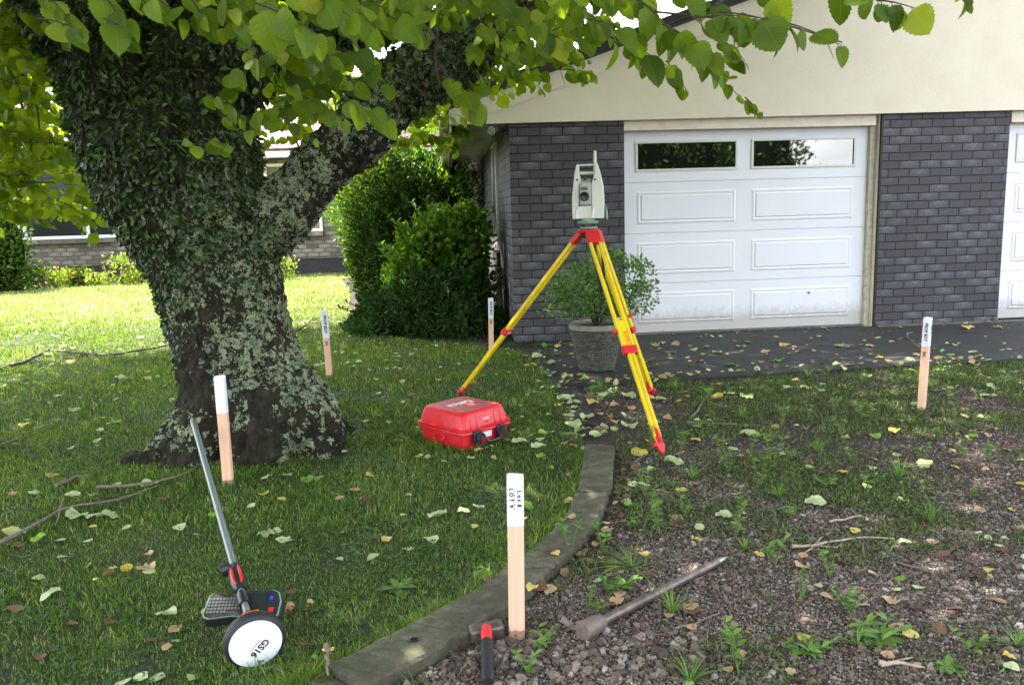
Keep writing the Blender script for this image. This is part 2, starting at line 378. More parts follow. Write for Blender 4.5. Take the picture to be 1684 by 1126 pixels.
M['bright_leaf'] = leafmat('bright_shrub_leaf', [(0, (.035, .10, .012)), (.7, (.09, .20, .025)), (1, (.17, .29, .04))], .5, (1.8, 1.6, .4), rough=.45, spec=.2)
M['conifer'] = leafmat('blue_green_spray', [(0, (.014, .038, .010)), (.8, (.032, .072, .018)), (1, (.09, .12, .04))], .15, rough=.7, spec=.04)
M['pot_leaf'] = leafmat('grey_green_small_leaf', [(0, (.055, .12, .028)), (.6, (.12, .21, .05)), (1, (.22, .32, .11))], .3, rough=.5, spec=.2)
M['grass'] = leafmat('lawn_blade', [(0, (.045, .095, .014)), (.4, (.105, .195, .025)), (.8, (.18, .30, .045)), (.95, (.25, .35, .08)), (1, (.46, .41, .20))], .35, (1.7, 1.6, .5), rough=.55, spec=.25)
M['grass_painted_sun'] = leafmat('lawn_blade_painted_sun', [(0, (.15, .22, .08)), (.6, (.26, .32, .13)), (1, (.50, .50, .30))], .35, (1.6, 1.5, .7), rough=.6, spec=.2)  # paler blade colour stands in for strong sun on the far lawn
M['weed'] = leafmat('weed_leaf', [(0, (.08, .16, .025)), (1, (.19, .31, .07))], .3, rough=.5)
M['clover'] = leafmat('clover_leaflet', [(0, (.028, .075, .014)), (1, (.055, .13, .03))], .25, rough=.5)
M['moss'] = leafmat('tiny_moss_leaf', [(0, (.03, .045, .010)), (.6, (.065, .105, .022)), (1, (.15, .18, .05))], .15, rough=.7)
for nm, st in dict(pale=[(0, (.32, .42, .17)), (1, (.54, .60, .33))], yellow=[(0, (.55, .38, .06)), (1, (.66, .52, .16))], brown=[(0, (.10, .045, .025)), (1, (.22, .11, .065))],
                   tan=[(0, (.42, .24, .12)), (1, (.55, .37, .22))], green=[(0, (.16, .32, .03)), (1, (.22, .40, .05))]).items():
    M['fallen_' + nm] = leafmat('fallen_leaf_' + nm, st, .15, (1.1, 1.1, .8), veins=True, rough=.6)
for nm, c in dict(red=(.75, .02, .03), pink=(.75, .30, .32), salmon=(.70, .35, .22)).items(): M['petal_' + nm] = leafmat('petal_' + nm, [(0, tuple(x * .8 for x in c)), (1, c)], .3, (1, 1, 1))
def soil():
    m, nt, b = newmat('soil_and_fine_gravel'); k = N(nt); v = k.geo()
    n1 = k.noise(1.3, 6, v, .6); n2 = k.noise(45, 8, v, .75)
    vo = k.n('ShaderNodeTexVoronoi'); vo.inputs['Scale'].default_value = 95; k.l(v, vo.inputs['Vector'])
    sc = k.n('ShaderNodeSeparateColor'); k.l(vo.outputs['Color'], sc.inputs[0])
    c = k.ramp(n2, [(.3, (.010, .0065, .005)), (.5, (.036, .024, .018)), (.72, (.085, .06, .047))])
    pc = k.ramp(sc.outputs[0], [(.1, (.025, .022, .02)), (.6, (.07, .06, .058)), (.95, (.15, .135, .13))])
    pm = k.math('MULTIPLY', k.math('LESS_THAN', vo.outputs['Distance'], .42), k.math('LESS_THAN', sc.outputs[1], .55))
    c = k.mix(pm, c, pc)
    c = k.mix(k.ramp(n1, [(.46, (0, 0, 0)), (.66, (.5, .5, .5))]), c, (.02, .028, .009))
    k.l(c, b.inputs['Base Color']); b.inputs['Roughness'].default_value = .95
    h = k.math('SUBTRACT', k.math('MULTIPLY', n2, 1.2), vo.outputs['Distance']); k.bump(h, .9, .01, b); return m
M['soil'] = soil()
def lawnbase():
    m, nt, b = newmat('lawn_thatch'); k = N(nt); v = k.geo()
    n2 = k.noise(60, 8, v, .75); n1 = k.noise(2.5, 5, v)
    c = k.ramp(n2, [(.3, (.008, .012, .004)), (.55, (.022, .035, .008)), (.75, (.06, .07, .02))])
    c = k.mix(k.ramp(n1, [(.5, (0, 0, 0)), (.72, (.5, .5, .5))]), c, (.07, .05, .02)); spy = k.n('ShaderNodeSeparateXYZ'); k.l(v, spy.inputs[0]); c = k.mix(k.ramp(k.math('DIVIDE', spy.outputs[1], 20.0), [(.52, (0, 0, 0)), (.72, (.9, .9, .9))]), c, (.20, .21, .08))  # base pales with distance, sunlight painted into its colour
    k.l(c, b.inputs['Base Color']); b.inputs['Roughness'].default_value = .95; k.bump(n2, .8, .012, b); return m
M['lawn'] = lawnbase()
def concrete(name, c1, c2, moss, mamt, edge=None):
    m, nt, b = newmat(name); k = N(nt); v = k.geo()
    n1 = k.noise(3.2, 7, v, .7); n2 = k.noise(110, 5, v, .7); n3 = k.noise(14, 6, v, .7)
    c = k.ramp(n1, [(.36, c1), (.62, c2)]); c = k.mix(.75, c, k.ramp(n2, [(.3, (.35, .35, .35)), (.7, (1.6, 1.6, 1.6))]), 'MULTIPLY')
    c = k.mix(k.math('MULTIPLY', k.ramp(n3, [(.44, (0, 0, 0)), (.62, (1, 1, 1))]), mamt), c, moss)
    vo = k.n('ShaderNodeTexVoronoi'); vo.feature = 'DISTANCE_TO_EDGE'; vo.inputs['Scale'].default_value = .9; k.l(v, vo.inputs['Vector'])
    k.l(c, b.inputs['Base Color']); b.inputs['Roughness'].default_value = .8
    k.bump(k.math('ADD', n2, n3), .5, .006, b); return m
M['kerb'] = concrete('mossy_kerb_concrete', (.055, .046, .030), (.145, .125, .088), (.036, .048, .013), .85)
M['apron'] = concrete('damp_dark_concrete', (.014, .0135, .013), (.032, .030, .028), (.016, .019, .009), .5)
M['apron_edge'] = concrete('pale_concrete_strip', (.12, .105, .09), (.19, .17, .14), (.06, .06, .035), .4)
def stonemat():
    m, nt, b = newmat('grey_gravel_stone'); k = N(nt)
    c = k.ramp(k.attr('rnd'), [(0, (.040, .027, .020)), (.5, (.120, .088, .070)), (.82, (.20, .162, .138)), (.96, (.30, .27, .25)), (1, (.18, .09, .07))])
    c = k.mix(.6, c, k.ramp(k.noise(120, 4, k.geo(), .7), [(.3, (.5, .48, .46)), (.7, (1.25, 1.25, 1.25))]), 'MULTIPLY')
    k.l(c, b.inputs['Base Color']); b.inputs['Roughness'].default_value = .85; return m
M['stone'] = stonemat()
def potmat():
    m, nt, b = newmat('ledge_stone_pot'); k = N(nt); v = k.obj(); sp = k.n('ShaderNodeSeparateXYZ'); k.l(v, sp.inputs[0])
    an = k.math('MULTIPLY', k.math('ARCTAN2', sp.outputs[1], sp.outputs[0]), .2)
    wob = k.math('MULTIPLY', k.noise(22, 3, v), .03)
    cb = k.n('ShaderNodeCombineXYZ'); k.l(k.math('ADD', an, wob), cb.inputs[0]); k.l(k.math('ADD', sp.outputs[2], k.math('MULTIPLY', wob, .4)), cb.inputs[1])
    br = k.n('ShaderNodeTexBrick'); br.inputs['Scale'].default_value = 1; br.inputs['Brick Width'].default_value = .046; br.inputs['Row Height'].default_value = .0155; br.inputs['Mortar Size'].default_value = .0022; br.inputs['Mortar Smooth'].default_value = .2
    br.offset = .37; br.squash = .6; br.squash_frequency = 3
    k.l(cb.outputs[0], br.inputs['Vector']); br.inputs['Color1'].default_value = (.05, .048, .04, 1); br.inputs['Color2'].default_value = (.15, .143, .12, 1); br.inputs['Mortar'].default_value = (.01, .01, .008, 1)
    n1 = k.noise(5, 6, v, .7); c = k.mix(k.ramp(n1, [(.45, (0, 0, 0)), (.7, (.6, .6, .6))]), br.outputs['Color'], (.07, .08, .04))
    k.l(c, b.inputs['Base Color']); b.inputs['Roughness'].default_value = .85
    k.bump(k.math('SUBTRACT', 1.0, br.outputs['Fac']), 1.0, .012, b); return m
M['pot'] = potmat()
M['pot_rim'] = solid('mossy_pot_rim', (.24, .23, .18), .85, .2, 20, .4, 90, dirt=(.12, .13, .06), dscale=8)
def rooftile():
    m, nt, b = newmat('pink_concrete_tile'); k = N(nt); v = k.obj(); sp = k.n('ShaderNodeSeparateXYZ'); k.l(v, sp.inputs[0])
    fx = k.math('FRACT', k.math('DIVIDE', sp.outputs[0], .30)); wx = k.math('SINE', k.math('MULTIPLY', fx, 6.283)); fy = k.math('FRACT', k.math('DIVIDE', sp.outputs[1], .33))
    c = k.ramp(k.noise(8, 5, v), [(.3, (.22, .11, .12)), (.7, (.34, .20, .21))]); c = k.mix(k.math('LESS_THAN', fy, .12), c, (.14, .06, .06))
    k.l(c, b.inputs['Base Color']); b.inputs['Roughness'].default_value = .8; k.bump(k.math('ADD', wx, k.math('MULTIPLY', fy, -1.5)), 1.0, .04, b); return m
M['tile'] = rooftile()
M['curtain'] = solid('dark_curtain', (.03, .04, .04), .9, .5, 14)
M['blind'] = solid('dull_green_blind', (.17, .17, .12), .8, .1, 6)
M['foundation'] = solid('dark_foundation', (.03, .028, .025), .9, .2, 8)

# ------------------------------------------------------------------ ground regions (world outline measured off the photo)
def GP(lst, z=0.0): return [tuple(G(x, y, z)[:2]) for x, y in lst]
lawn_poly = GP([(455, 1130), (540, 1092), (620, 1054), (700, 1013), (797, 960), (868, 908), (929, 855), (953, 795), (960, 728), (930, 668), (885, 592), (845, 577), (700, 563), (595, 541), (572, 505), (577, 482), (562, 460)]) + \
    [(-3.6, 20.2), (-26, 18.9), (-26, -4), (-1.3, -4)]
apron_poly = GP([(893, 569), (935, 632), (1100, 624), (1300, 611), (1500, 600), (1684, 590)], .03) + [(12, 8.9), (12, 9.55), (1.1, 8.80)]
def sheet(name, poly, z, m, thick=None, kind='structure', jag=0):
    pts = []
    for i, p in enumerate(poly):
        q = poly[(i + 1) % len(poly)]; L = math.hypot(q[0] - p[0], q[1] - p[1]); n = max(1, int(L / .12)) if jag and L < 4 else 1
        for t in range(n):
            f = t / n; j = jag if (t or 0) else jag * .5
            pts.append((p[0] + (q[0] - p[0]) * f + random.uniform(-j, j), p[1] + (q[1] - p[1]) * f + random.uniform(-j, j)))
    b = MB(); n = len(pts)
    if thick: b.prism(pts, z - thick, z, 'z')
    else: b.add([(x, y, z) for x, y in pts], [tuple(range(n))])
    o = b.build(name, m, kind=kind)
    return o
# ground: one sheet, subdivided near the camera
gb = MB(); gb.add([(-150, -60, 0), (150, -60, 0), (150, 220, 0), (-150, 220, 0)], [(0, 1, 2, 3)]); gb.build('ground', M['soil'], kind='structure')
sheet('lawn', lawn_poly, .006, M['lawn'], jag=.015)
sheet('driveway', apron_poly, .03, M['apron'], thick=.09, jag=.012)
b = MB()

# ------------------------------------------------------------------ kerb slabs
inner = [(455, 1128), (490, 1110), (540, 1088), (620, 1050), (700, 1010), (797, 957), (868, 905), (928, 853), (952, 795), (962, 728)]
outer = [(520, 1180), (560, 1150), (600, 1124), (700, 1074), (788, 1026), (872, 960), (944, 896), (984, 848), (1005, 795), (1010, 730)]
ZK = .05
def interp(pl, t):
    P = [G(x, y, ZK)[:2] for x, y in pl]; s = t * (len(P) - 1); i = min(int(s), len(P) - 2); f = s - i
    return P[i] * (1 - f) + P[i + 1] * f
cuts = [(0, .205, .028), (.212, .60, .05), (.606, .86, .05), (.866, 1.0, .046)]
for (a, c_, zt) in cuts:
    n = 40; b = MB(); V = []
    for i in range(n + 1):
        t = a + (c_ - a) * i / n; p = interp(inner, t); q = interp(outer, t); j = random.uniform(-.004, .004)
        for (f, z) in ((0, -.06), (0, zt - .006), (.03, zt), (.35, zt - .003), (.7, zt - .001), (.97, zt), (1, zt - .01), (1.03, -.06)):
            r = p + (q - p) * f; V.append((r[0] + random.uniform(-.005, .005), r[1] + j, z + random.uniform(-.003, .003) - (.008 * abs(mnoise.noise(Vector((r[0] * 9, r[1] * 9, 3)))) if z > 0 else 0)))
    F = []
    for i in range(n):
        for k_ in range(7): F.append((i * 8 + k_, i * 8 + k_ + 1, (i + 1) * 8 + k_ + 1, (i + 1) * 8 + k_))
    F.append(tuple(range(8))); F.append(tuple(n * 8 + k_ for k_ in range(8))[::-1]); b.add(V, F); b.build('kerb', M['kerb'], kind='structure')
# bolt hole in the kerb: a black plug paints its dark inside
h = G(681, 1051, .05); b = MB(); b.lathe([(.014, .0), (.014, .052), (.011, .053), (.010, .047), (.001, .046)], 16, c=(h[0], h[1], 0)); b.build('kerb_hole_shade', M['rubber'], kind='structure')
# sunken older kerb running on to the driveway
oi = [(928, 690), (915, 650), (893, 605), (872, 572)]; oo = [(985, 700), (958, 650), (930, 612), (897, 572)]
b = MB(); V = []
for p, q in zip(oi, oo):
    p = G(*p, .012); q = G(*q, .012); V += [(p[0], p[1], -.05), (p[0], p[1], .010), (q[0], q[1], .014), (q[0], q[1], -.05)]
b.add(V, [(i * 4 + k_, i * 4 + (k_ + 1) % 4, (i + 1) * 4 + (k_ + 1) % 4, (i + 1) * 4 + k_) for i in range(3) for k_ in range(4)] + [(0, 1, 2, 3), (15, 14, 13, 12)])
b.build('kerb', M['apron'], kind='structure')

# ------------------------------------------------------------------ garage building (local u along the front, w into the depth, z up)
YW = rad(4.348); D0 = 8.7177
house = thing('garage_building', 'dark grey brick garage with cream gable and two white sectional doors beside the potted shrub', 'building', (0, D0, 0), YW)
def hb(name, boxes, m, parent=None, bevel=0, **k):
    b = MB()
    for a, c in boxes: b.bb(a, c)
    return b.build(name, m, parent or house, bevel=bevel, **k)
u0, u1, u2, u3, u4, u5 = .0315, 1.243, 4.072, 5.505, 5.53, 8.3
ZT = 2.347
hb('brick_wall', [((u0, 0, -.05), (u1, .24, ZT))], M['brick'])
hb('brick_pier', [((u2, 0, -.05), (u3, .30, ZT))], M['brick'])
hb('brick_pier', [((u5, 0, -.05), (u5 + 1.4, .30, ZT))], M['brick'])
# side wall in three runs round the window
hb('side_brick_wall', [((u0 + .002, .242, -.05), (u0 + .24, 2.02, ZT)), ((u0 + .002, 2.85, -.05), (u0 + .24, 9.2, ZT)), ((u0 + .002, 2.02, -.05), (u0 + .24, 2.85, .93))], M['brick_side'])
hb('brick_wall', [((u0 + .2, 9.2, -.05), (9.5, 9.44, ZT))], M['brick'])
sw = hb('side_window', [((u0 - .03, 2.02, .93), (u0 + .05, 2.07, 2.30)), ((u0 - .03, 2.80, .93), (u0 + .05, 2.85, 2.30)), ((u0 - .03, 2.07, .93), (u0 + .05, 2.80, .98)), ((u0 - .03, 2.07, 2.25), (u0 + .05, 2.80, 2.30))], M['white_wood'], bevel=.004)
hb('pane', [((u0 + .01, 2.07, .98), (u0 + .02, 2.80, 2.25))], M['farglass'], sw)
hb('sill', [((u0 - .07, 1.98, .88), (u0 - .002, 2.9, .925))], M['cream_old'], sw, bevel=.004)
# door heads and jambs
hb('door_header', [((u1, .015, 2.207), (u2 - .075, .22, 2.3455))], M['cream'], bevel=.003)
hb('door_header', [((u4, .015, 2.207), (u5, .22, 2.3455))], M['cream'], bevel=.003)
hb('door_jamb', [((3.972, .075, .0), (4.035, .22, 2.206))], M['cream_old'], bevel=.004)
hb('door_jamb', [((4.037, .02, .0), (4.0475, .22, 2.345))], M['cream'], bevel=.002)
hb('dark_trim', [((4.049, -.006, .0), (4.0705, .22, 2.345))], M['darkroof'])
# garage doors: four sections, raised panels, glazed top section
def garage_door(ua, ub, full=True):
    dz = [(.042, .581), (.585, 1.126), (1.130, 1.670), (1.674, 2.206)]
    wf = .12
    d = hb('garage_door', [((ua + .002, wf + .028, .03), (ub - .002, wf + .05, 2.2065))], M['garage_white'])
    tag(d, None)
    W = ub - ua; cols = [(ua + .058 * W, ua + .46 * W), (ua + .525 * W, ua + .945 * W)]
    for r, (z0, z1) in enumerate(dz):
        b = MB()
        # section slab with openings on the glazed one
        if r < 3:
            b.bb((ua, wf, z0), (ub, wf + .028, z1))
            for (a, c) in cols:
                pz0, pz1 = z0 + .095, z1 - .095
                # a moulded frame and a raised centre
                t = .008; fr = .02
                b.add([(a, wf, pz0), (c, wf, pz0), (c, wf, pz1), (a, wf, pz1), (a + fr, wf - t, pz0 + fr), (c - fr, wf - t, pz0 + fr), (c - fr, wf - t, pz1 - fr), (a + fr, wf - t, pz1 - fr),
                       (a + 2 * fr, wf - .002, pz0 + 2 * fr), (c - 2 * fr, wf - .002, pz0 + 2 * fr), (c - 2 * fr, wf - .002, pz1 - 2 * fr), (a + 2 * fr, wf - .002, pz1 - 2 * fr)],
                      [(0, 1, 5, 4), (1, 2, 6, 5), (2, 3, 7, 6), (3, 0, 4, 7), (4, 5, 9, 8), (5, 6, 10, 9), (6, 7, 11, 10), (7, 4, 8, 11)])
                c2 = [(a + 2.6 * fr, c - 2.6 * fr, pz0 + 2.6 * fr, pz1 - 2.6 * fr)][0]
                b.add([(a + 2 * fr, wf - .002, pz0 + 2 * fr), (c - 2 * fr, wf - .002, pz0 + 2 * fr), (c - 2 * fr, wf - .002, pz1 - 2 * fr), (a + 2 * fr, wf - .002, pz1 - 2 * fr),
                       (c2[0], wf - .012, c2[2]), (c2[1], wf - .012, c2[2]), (c2[1], wf - .012, c2[3]), (c2[0], wf - .012, c2[3])],
                      [(0, 1, 5, 4), (1, 2, 6, 5), (2, 3, 7, 6), (3, 0, 4, 7), (4, 5, 6, 7)])
        else:
            wz0, wz1 = 1.805, 2.083
            b.bb((ua, wf, z0), (ub, wf + .028, wz0)); b.bb((ua, wf, wz1), (ub, wf + .028, z1))
            for (a, c) in ((ua, cols[0][0] + .01), (cols[0][1] - .01, cols[1][0] + .01), (cols[1][1] - .01, ub)): b.bb((a, wf, wz0), (c, wf + .028, wz1))
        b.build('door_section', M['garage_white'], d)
    for (a, c) in cols:
        wz0, wz1 = 1.805, 2.083
        hb('window_frame', [((a - .015, wf - .012, wz0 - .02), (c + .015, wf - .0005, wz0 + .005)), ((a - .015, wf - .012, wz1 - .005), (c + .015, wf - .0005, wz1 + .02)),
                            ((a - .015, wf - .012, wz0 + .005), (a + .012, wf - .0005, wz1 - .005)), ((c - .012, wf - .012, wz0 + .005), (c + .015, wf - .0005, wz1 - .005))], M['instrument'], d, bevel=.003)
        hb('window_pane', [((a + .011, wf + .004, wz0), (c - .011, wf + .01, wz1))], M['doorglass'], d)
    b = MB(); b.lathe([(.016, 0), (.016, .006), (.006, .014), (.001, .015)], 14, Matrix.Rotation(rad(90), 3, 'X'), (ua + 2.10, wf - .0125, .42)); b.build('lock', M['steel'], d)
    hb('bottom_seal', [((ua, wf + .002, .031), (ub, wf + .026, .0415))], M['rubber'], d)
    return d
garage_door(1.245, 3.970)
garage_door(5.532, 8.298)
# gable in roughcast with a smooth barge board
SL = .331
def zg(u): return 2.44 + (u + .576) * SL if u < 4.6 else 2.44 + (4.6 + .576) * SL - (u - 4.6) * SL
b = MB(); b.prism([(-.576, 2.30), (9.9, 2.30 + .049), (9.9, zg(9.9) - .02), (4.6, zg(4.6)), (-.576, 2.44)], -.055, -.001, 'y'); b.build('gable', M['stucco'], house)
b = MB(); b.prism([(-.58, zg(-.576) - .17 if False else 2.305), (-.1, 2.305 + .115), (4.6, zg(4.6) - .17), (4.6, zg(4.6) + .005), (-.58, 2.445)], -.075, -.056, 'y'); b.build('barge_board', M['stucco'], house)
b = MB(); b.prism([(-.60, 2.446), (4.6, zg(4.6) + .006), (4.6, zg(4.6) + .13), (-.60, 2.57)], -.12, 9.6, 'y')
b.prism([(4.602, zg(4.6) + .006), (10, zg(10)), (10, zg(10) + .12), (4.602, zg(4.6) + .13)], -.12, 9.6, 'y')
roof = b.build('roof', M['darkroof'], house)
hb('soffit', [((-.56, .0, 2.349), (u0 + .2, 9.55, 2.36))], M['soffit'])
hb('soffit', [((-.55, 9.3, 2.2), (u0, 9.32, 2.348))], M['cream_old'])
hb('fascia', [((-.585, .0, 2.23), (-.562, 9.55, 2.44))], M['cream_old'], bevel=.003)
g = MB(); pr = [(-.70, 2.40), (-.70, 2.31), (-.69, 2.28), (-.66, 2.265), (-.62, 2.27), (-.592, 2.29), (-.592, 2.40), (-.60, 2.40), (-.60, 2.30), (-.66, 2.275), (-.692, 2.31), (-.692, 2.40)]
g.prism(pr, .06, 9.5, 'y'); g.build('gutter', M['soffit'], house)
# soffit battens (joint covers)
for w_ in (1.2, 2.4, 3.6, 4.8, 6.0, 7.2, 8.4): hb('soffit_batten', [((-.561, w_, 2.343), (u0, w_ + .03, 2.3485))], M['soffit'])
# round flood lamp on the corner
lp = hb('flood_lamp', [((-.02, -.012 + .1, 2.20), (.03, .16, 2.26))], M['black'], bevel=.004)
def rotto(d): return Vector(d).normalized().to_track_quat('Z', 'Y').to_matrix()
dl = Vector((-.75, -.75, -.28)); Rl = rotto(dl)
b = MB(); b.tube([(.0, .12, 2.24), (-.06, .03, 2.235), (-.11, -.03, 2.235)], [.018, .02, .024], 10); b.lathe([(.03, -.10), (.045, -.05), (.062, 0), (.062, .03), (.055, .034)], 20, Rl, (-.13, -.06, 2.235)); b.build('lamp_housing', M['black'], lp, smooth=True)
b = MB(); b.lathe([(.052, .034), (.045, .042), (.02, .047)], 20, Rl, (-.13, -.06, 2.235)); b.build('lamp_glass', M['lampglass'], lp, smooth=True)
# pale strip of mortar and grit along the threshold
hb('threshold', [((u1 + .002, .03, .0305), (u2 - .1, .11, .038))], M['apron_edge'])
hb('wall_foot', [((u2 - .02, -.10, .0305), (u3 + 3, -.008, .036))], M['apron_edge'])

# ------------------------------------------------------------------ far house
fh = thing('neighbour_house', 'far brick house with pink tiled roof and white framed windows beyond the sunny lawn', 'building', (-12.0, 20.3, 0), YW)
def fx(x, y=400):  # local x on the far front for a photo pixel
    d = ray(x, y); e2 = np.array([-math.sin(YW), math.cos(YW), 0]); e1 = np.array([math.cos(YW), math.sin(YW), 0]); O = np.array([-12.0, 20.3, 0])
    t = ((O - CAM) @ e2) / (d @ e2); P = CAM + d * t - O; return P @ e1, P[2]
def fb(name, boxes, m, parent=None, bevel=0):
    b = MB()
    for a, c in boxes: b.bb(a, c)
    return b.build(name, m, parent or fh, bevel=bevel)
xa0, zs = fx(30, 396)[0], fx(100, 393)[1]; xa1 = fx(192, 390)[0]
xb0, xb1 = fx(441, 380)[0], fx(531, 379)[0]; zs2 = zs; zt = 2.75
xL, xR = -8.0, xb1 + 4.5
fb('brick_wall', [((xL, 0, .38), (xR, .24, zs - .12)), ((xL, 0, zs - .12), (xa0, .24, zt)), ((xa1, 0, zs - .12), (xb0, .24, zt)), ((xb1, 0, zs - .12), (xR, .24, zt)), ((xL, 0, zt), (xR, .24, 2.98))], M['brick_far'])
fb('foundation', [((xL, .02, -.1), (xR, .26, .378))], M['foundation'])
for (p, q, mull, bl) in ((xa0, xa1, [fx(39, 360)[0], fx(143, 360)[0]], 'curtain'), (xb0, xb1, [fx(488, 350)[0]], 'blind')):
    wn = fb('window', [((p, -.03, zs), (q, .06, zs + .07)), ((p, -.03, zt - .07), (q, .06, zt)), ((p, -.03, zs + .07), (p + .07, .06, zt - .07)), ((q - .07, -.03, zs + .07), (q, .06, zt - .07))] + [((x - .035, -.025, zs + .07), (x + .035, .055, zt - .07)) for x in mull], M['white_wood'])
    fb('window_sill', [((p - .02, -.09, zs - .12), (q + .02, -.001, zs - .004))], M['brick_far'], wn)
    fb('pane', [((p + .07, .03, zs + .07), (q - .07, .035, zt - .07))], M['farglass'] if bl == 'curtain' else M['blind'], wn)
fb('fascia', [((xL - .5, -.62, 2.86), (xR + .5, -.59, 3.06))], M['white_wood'])
fb('soffit', [((xL - .5, -.588, 2.99), (xR + .5, .24, 3.01))], M['white_wood'])
b = MB(); rl = 5.2; ang = rad(22)
pl = MB(); pl.add([(xL - .5, 0, 0), (xR + .5, 0, 0), (xR - 3.5, rl, 0), (xL + 3.5, rl, 0), (xL - .5, 0, -.06), (xR + .5, 0, -.06), (xR - 3.5, rl, -.06), (xL + 3.5, rl, -.06)], [(0, 1, 2, 3), (7, 6, 5, 4), (0, 4, 5, 1), (1, 5, 6, 2), (2, 6, 7, 3), (3, 7, 4, 0)])
ro = pl.build('tiled_roof', M['tile'], fh); ro.location = (0, -.66, 3.07); ro.rotation_euler = (ang, 0, 0)
fb('side_wall', [((xR - .24, .24, 0), (xR, 8, 2.98))], M['brick_far']); fb('side_wall', [((xL, .24, 0), (xL + .24, 8, 2.98))], M['brick_far'])

# ------------------------------------------------------------------ leaf templates (triangles) : x across, y along, z normal
def tmpl(wprof, fold=.12, droop=.12, serr=0, n=4):
    """leaf outline from a width profile; midrib + two edges"""
    V = [(0, 0, 0)]; T = []
    ys = np.linspace(0, 1, n + 2)
    for y in ys[1:-1]:
        wd = wprof(y); z = -droop * y * y
        sgn = 1 + (serr if (len(V) // 3) % 2 else -serr)
        V += [(0, y, z), (wd * sgn, y + (.015 if serr else 0), z + fold * wd), (-wd * sgn, y + (.015 if serr else 0), z + fold * wd)]
    V.append((0, 1, -droop)); last = len(V) - 1
    T += [(0, 2, 1), (0, 1, 3)]
    for i in range(n - 1):
        a = 1 + 3 * i; b_ = a + 3; T += [(a, a + 1, b_ + 1), (a, b_ + 1, b_), (a, b_, b_ + 2), (a, b_ + 2, a + 2)]
    a = 1 + 3 * (n - 1); T += [(a, a + 1, last), (a, last, a + 2)]
    return np.array(V, float), np.array(T)
def wround(y): return .46 * math.sin(math.pi * min(1, (y + .02)) ** .72) ** .62 * (1 - max(0, y - .86) * 4.5)
def wlance(y): return .17 * math.sin(math.pi * y) ** .8
def woval(y): return .27 * math.sin(math.pi * y ** .85) ** .75
T_NEAR = tmpl(wround, .16, .16, .05, 15)
T_NV = [T_NEAR, tmpl(lambda y: wround(y) * .85, .30, .30, .05, 15), tmpl(lambda y: wround(y) * 1.05, .06, -.06, .06, 15), tmpl(lambda y: wround(y) * .92, .22, .45, .04, 15)]
T_LEAF = tmpl(wround, .15, .15, 0, 3)
T_OVAL = tmpl(woval, .2, .1, 0, 2)
T_LANCE = tmpl(wlance, .2, .25, 0, 2)
T_TINY = (np.array([(0, 0, 0), (.25, .5, .04), (-.25, .5, .04), (0, 1, -.05)], float), np.array([(0, 1, 2), (1, 3, 2)]))
def leaves(P, A, Nn, S, T, wid=1.0):
    """place a template at each point: A along, Nn roughly normal"""
    P = np.asarray(P, float); A = unit(np.asarray(A, float)); Nn = np.asarray(Nn, float)
    X = unit(np.cross(A, Nn)); Z = np.cross(X, A); tv, tt = T; k = len(tv); n = len(P)
    S = np.broadcast_to(np.asarray(S, float), (n,)); Wd = np.broadcast_to(np.asarray(wid, float), (n,))
    V = P[:, None, :] + S[:, None, None] * (tv[None, :, 0, None] * Wd[:, None, None] * X[:, None, :] + tv[None, :, 1, None] * A[:, None, :] + tv[None, :, 2, None] * Z[:, None, :])
    F = tt[None] + (np.arange(n) * k)[:, None, None]
    rnd = np.repeat(rng.random(n), k); luv = np.tile(tv, (n, 1))
    return V.reshape(-1, 3), F.reshape(-1, 3), rnd, luv
class LB:
    def __init__(s): s.V = []; s.F = []; s.r = []; s.u = []; s.n = 0
    def add(s, r):
        V, F, a, u = r; s.V.append(V); s.F.append(F + s.n); s.r.append(a); s.u.append(u); s.n += len(V); return s
    def build(s, name, m, parent=None, world=True, kind=None, smooth=False):
        return trimesh(name, np.concatenate(s.V), np.concatenate(s.F), m, parent, world, kind, {'rnd': np.concatenate(s.r), 'luv': np.concatenate(s.u)}, smooth)
TREE_XY = (-1.62, 5.0)

# ------------------------------------------------------------------ the big tree
tree = thing('shade_tree', 'big shade tree with thick lichen and fern covered trunk spreading over the lawn', 'tree', (TREE_XY[0], TREE_XY[1], 0))
tb = MB(); YT = 5.0
def S_(x, y, r, Yd=YT): return tuple(AT(x, y, Yd)), r / FPX * Yd
def limb(sts, n=20):
    pts = [S_(*s)[0] for s in sts]; rr = [S_(*s)[1] for s in sts]; tb.tube(pts, rr, n)
limb([(448, 790, 140), (440, 745, 124), (432, 690, 110), (417, 640, 102), (402, 600, 96), (388, 560, 93), (371, 500, 91), (352, 440, 96), (336, 395, 106), (318, 350, 112), (300, 300, 124), (288, 250, 124), (276, 200, 118)])
limb([(262, 330, 80), (236, 250, 90), (214, 190, 86), (194, 130, 82), (168, 70, 80), (128, 0, 82, 5.0), (95, -90, 82, 5.1), (60, -220, 75, 5.2), (0, -420, 60, 5.4), (-80, -700, 40, 5.8)])
limb([(330, 330, 95), (322, 250, 85), (322, 180, 82), (335, 110, 80), (368, 40, 82, 5.1), (420, -60, 85, 5.3), (450, -200, 70, 5.6), (470, -420, 50, 6), (480, -650, 28, 6.2)])
limb([(385, 410, 60), (438, 364, 52), (490, 314, 47), (538, 268, 45), (588, 216, 45), (645, 162, 47), (700, 108, 50), (770, 58, 46), (860, 0, 40, 5.1), (980, -75, 34, 5.3), (1150, -160, 26, 5.6), (1400, -260, 16, 6.0)])
limb([(350, 150, 60), (410, 95, 62), (480, 55, 58), (550, 25, 52), (620, 10, 48), (700, -80, 38), (800, -200, 26, 5.4)])
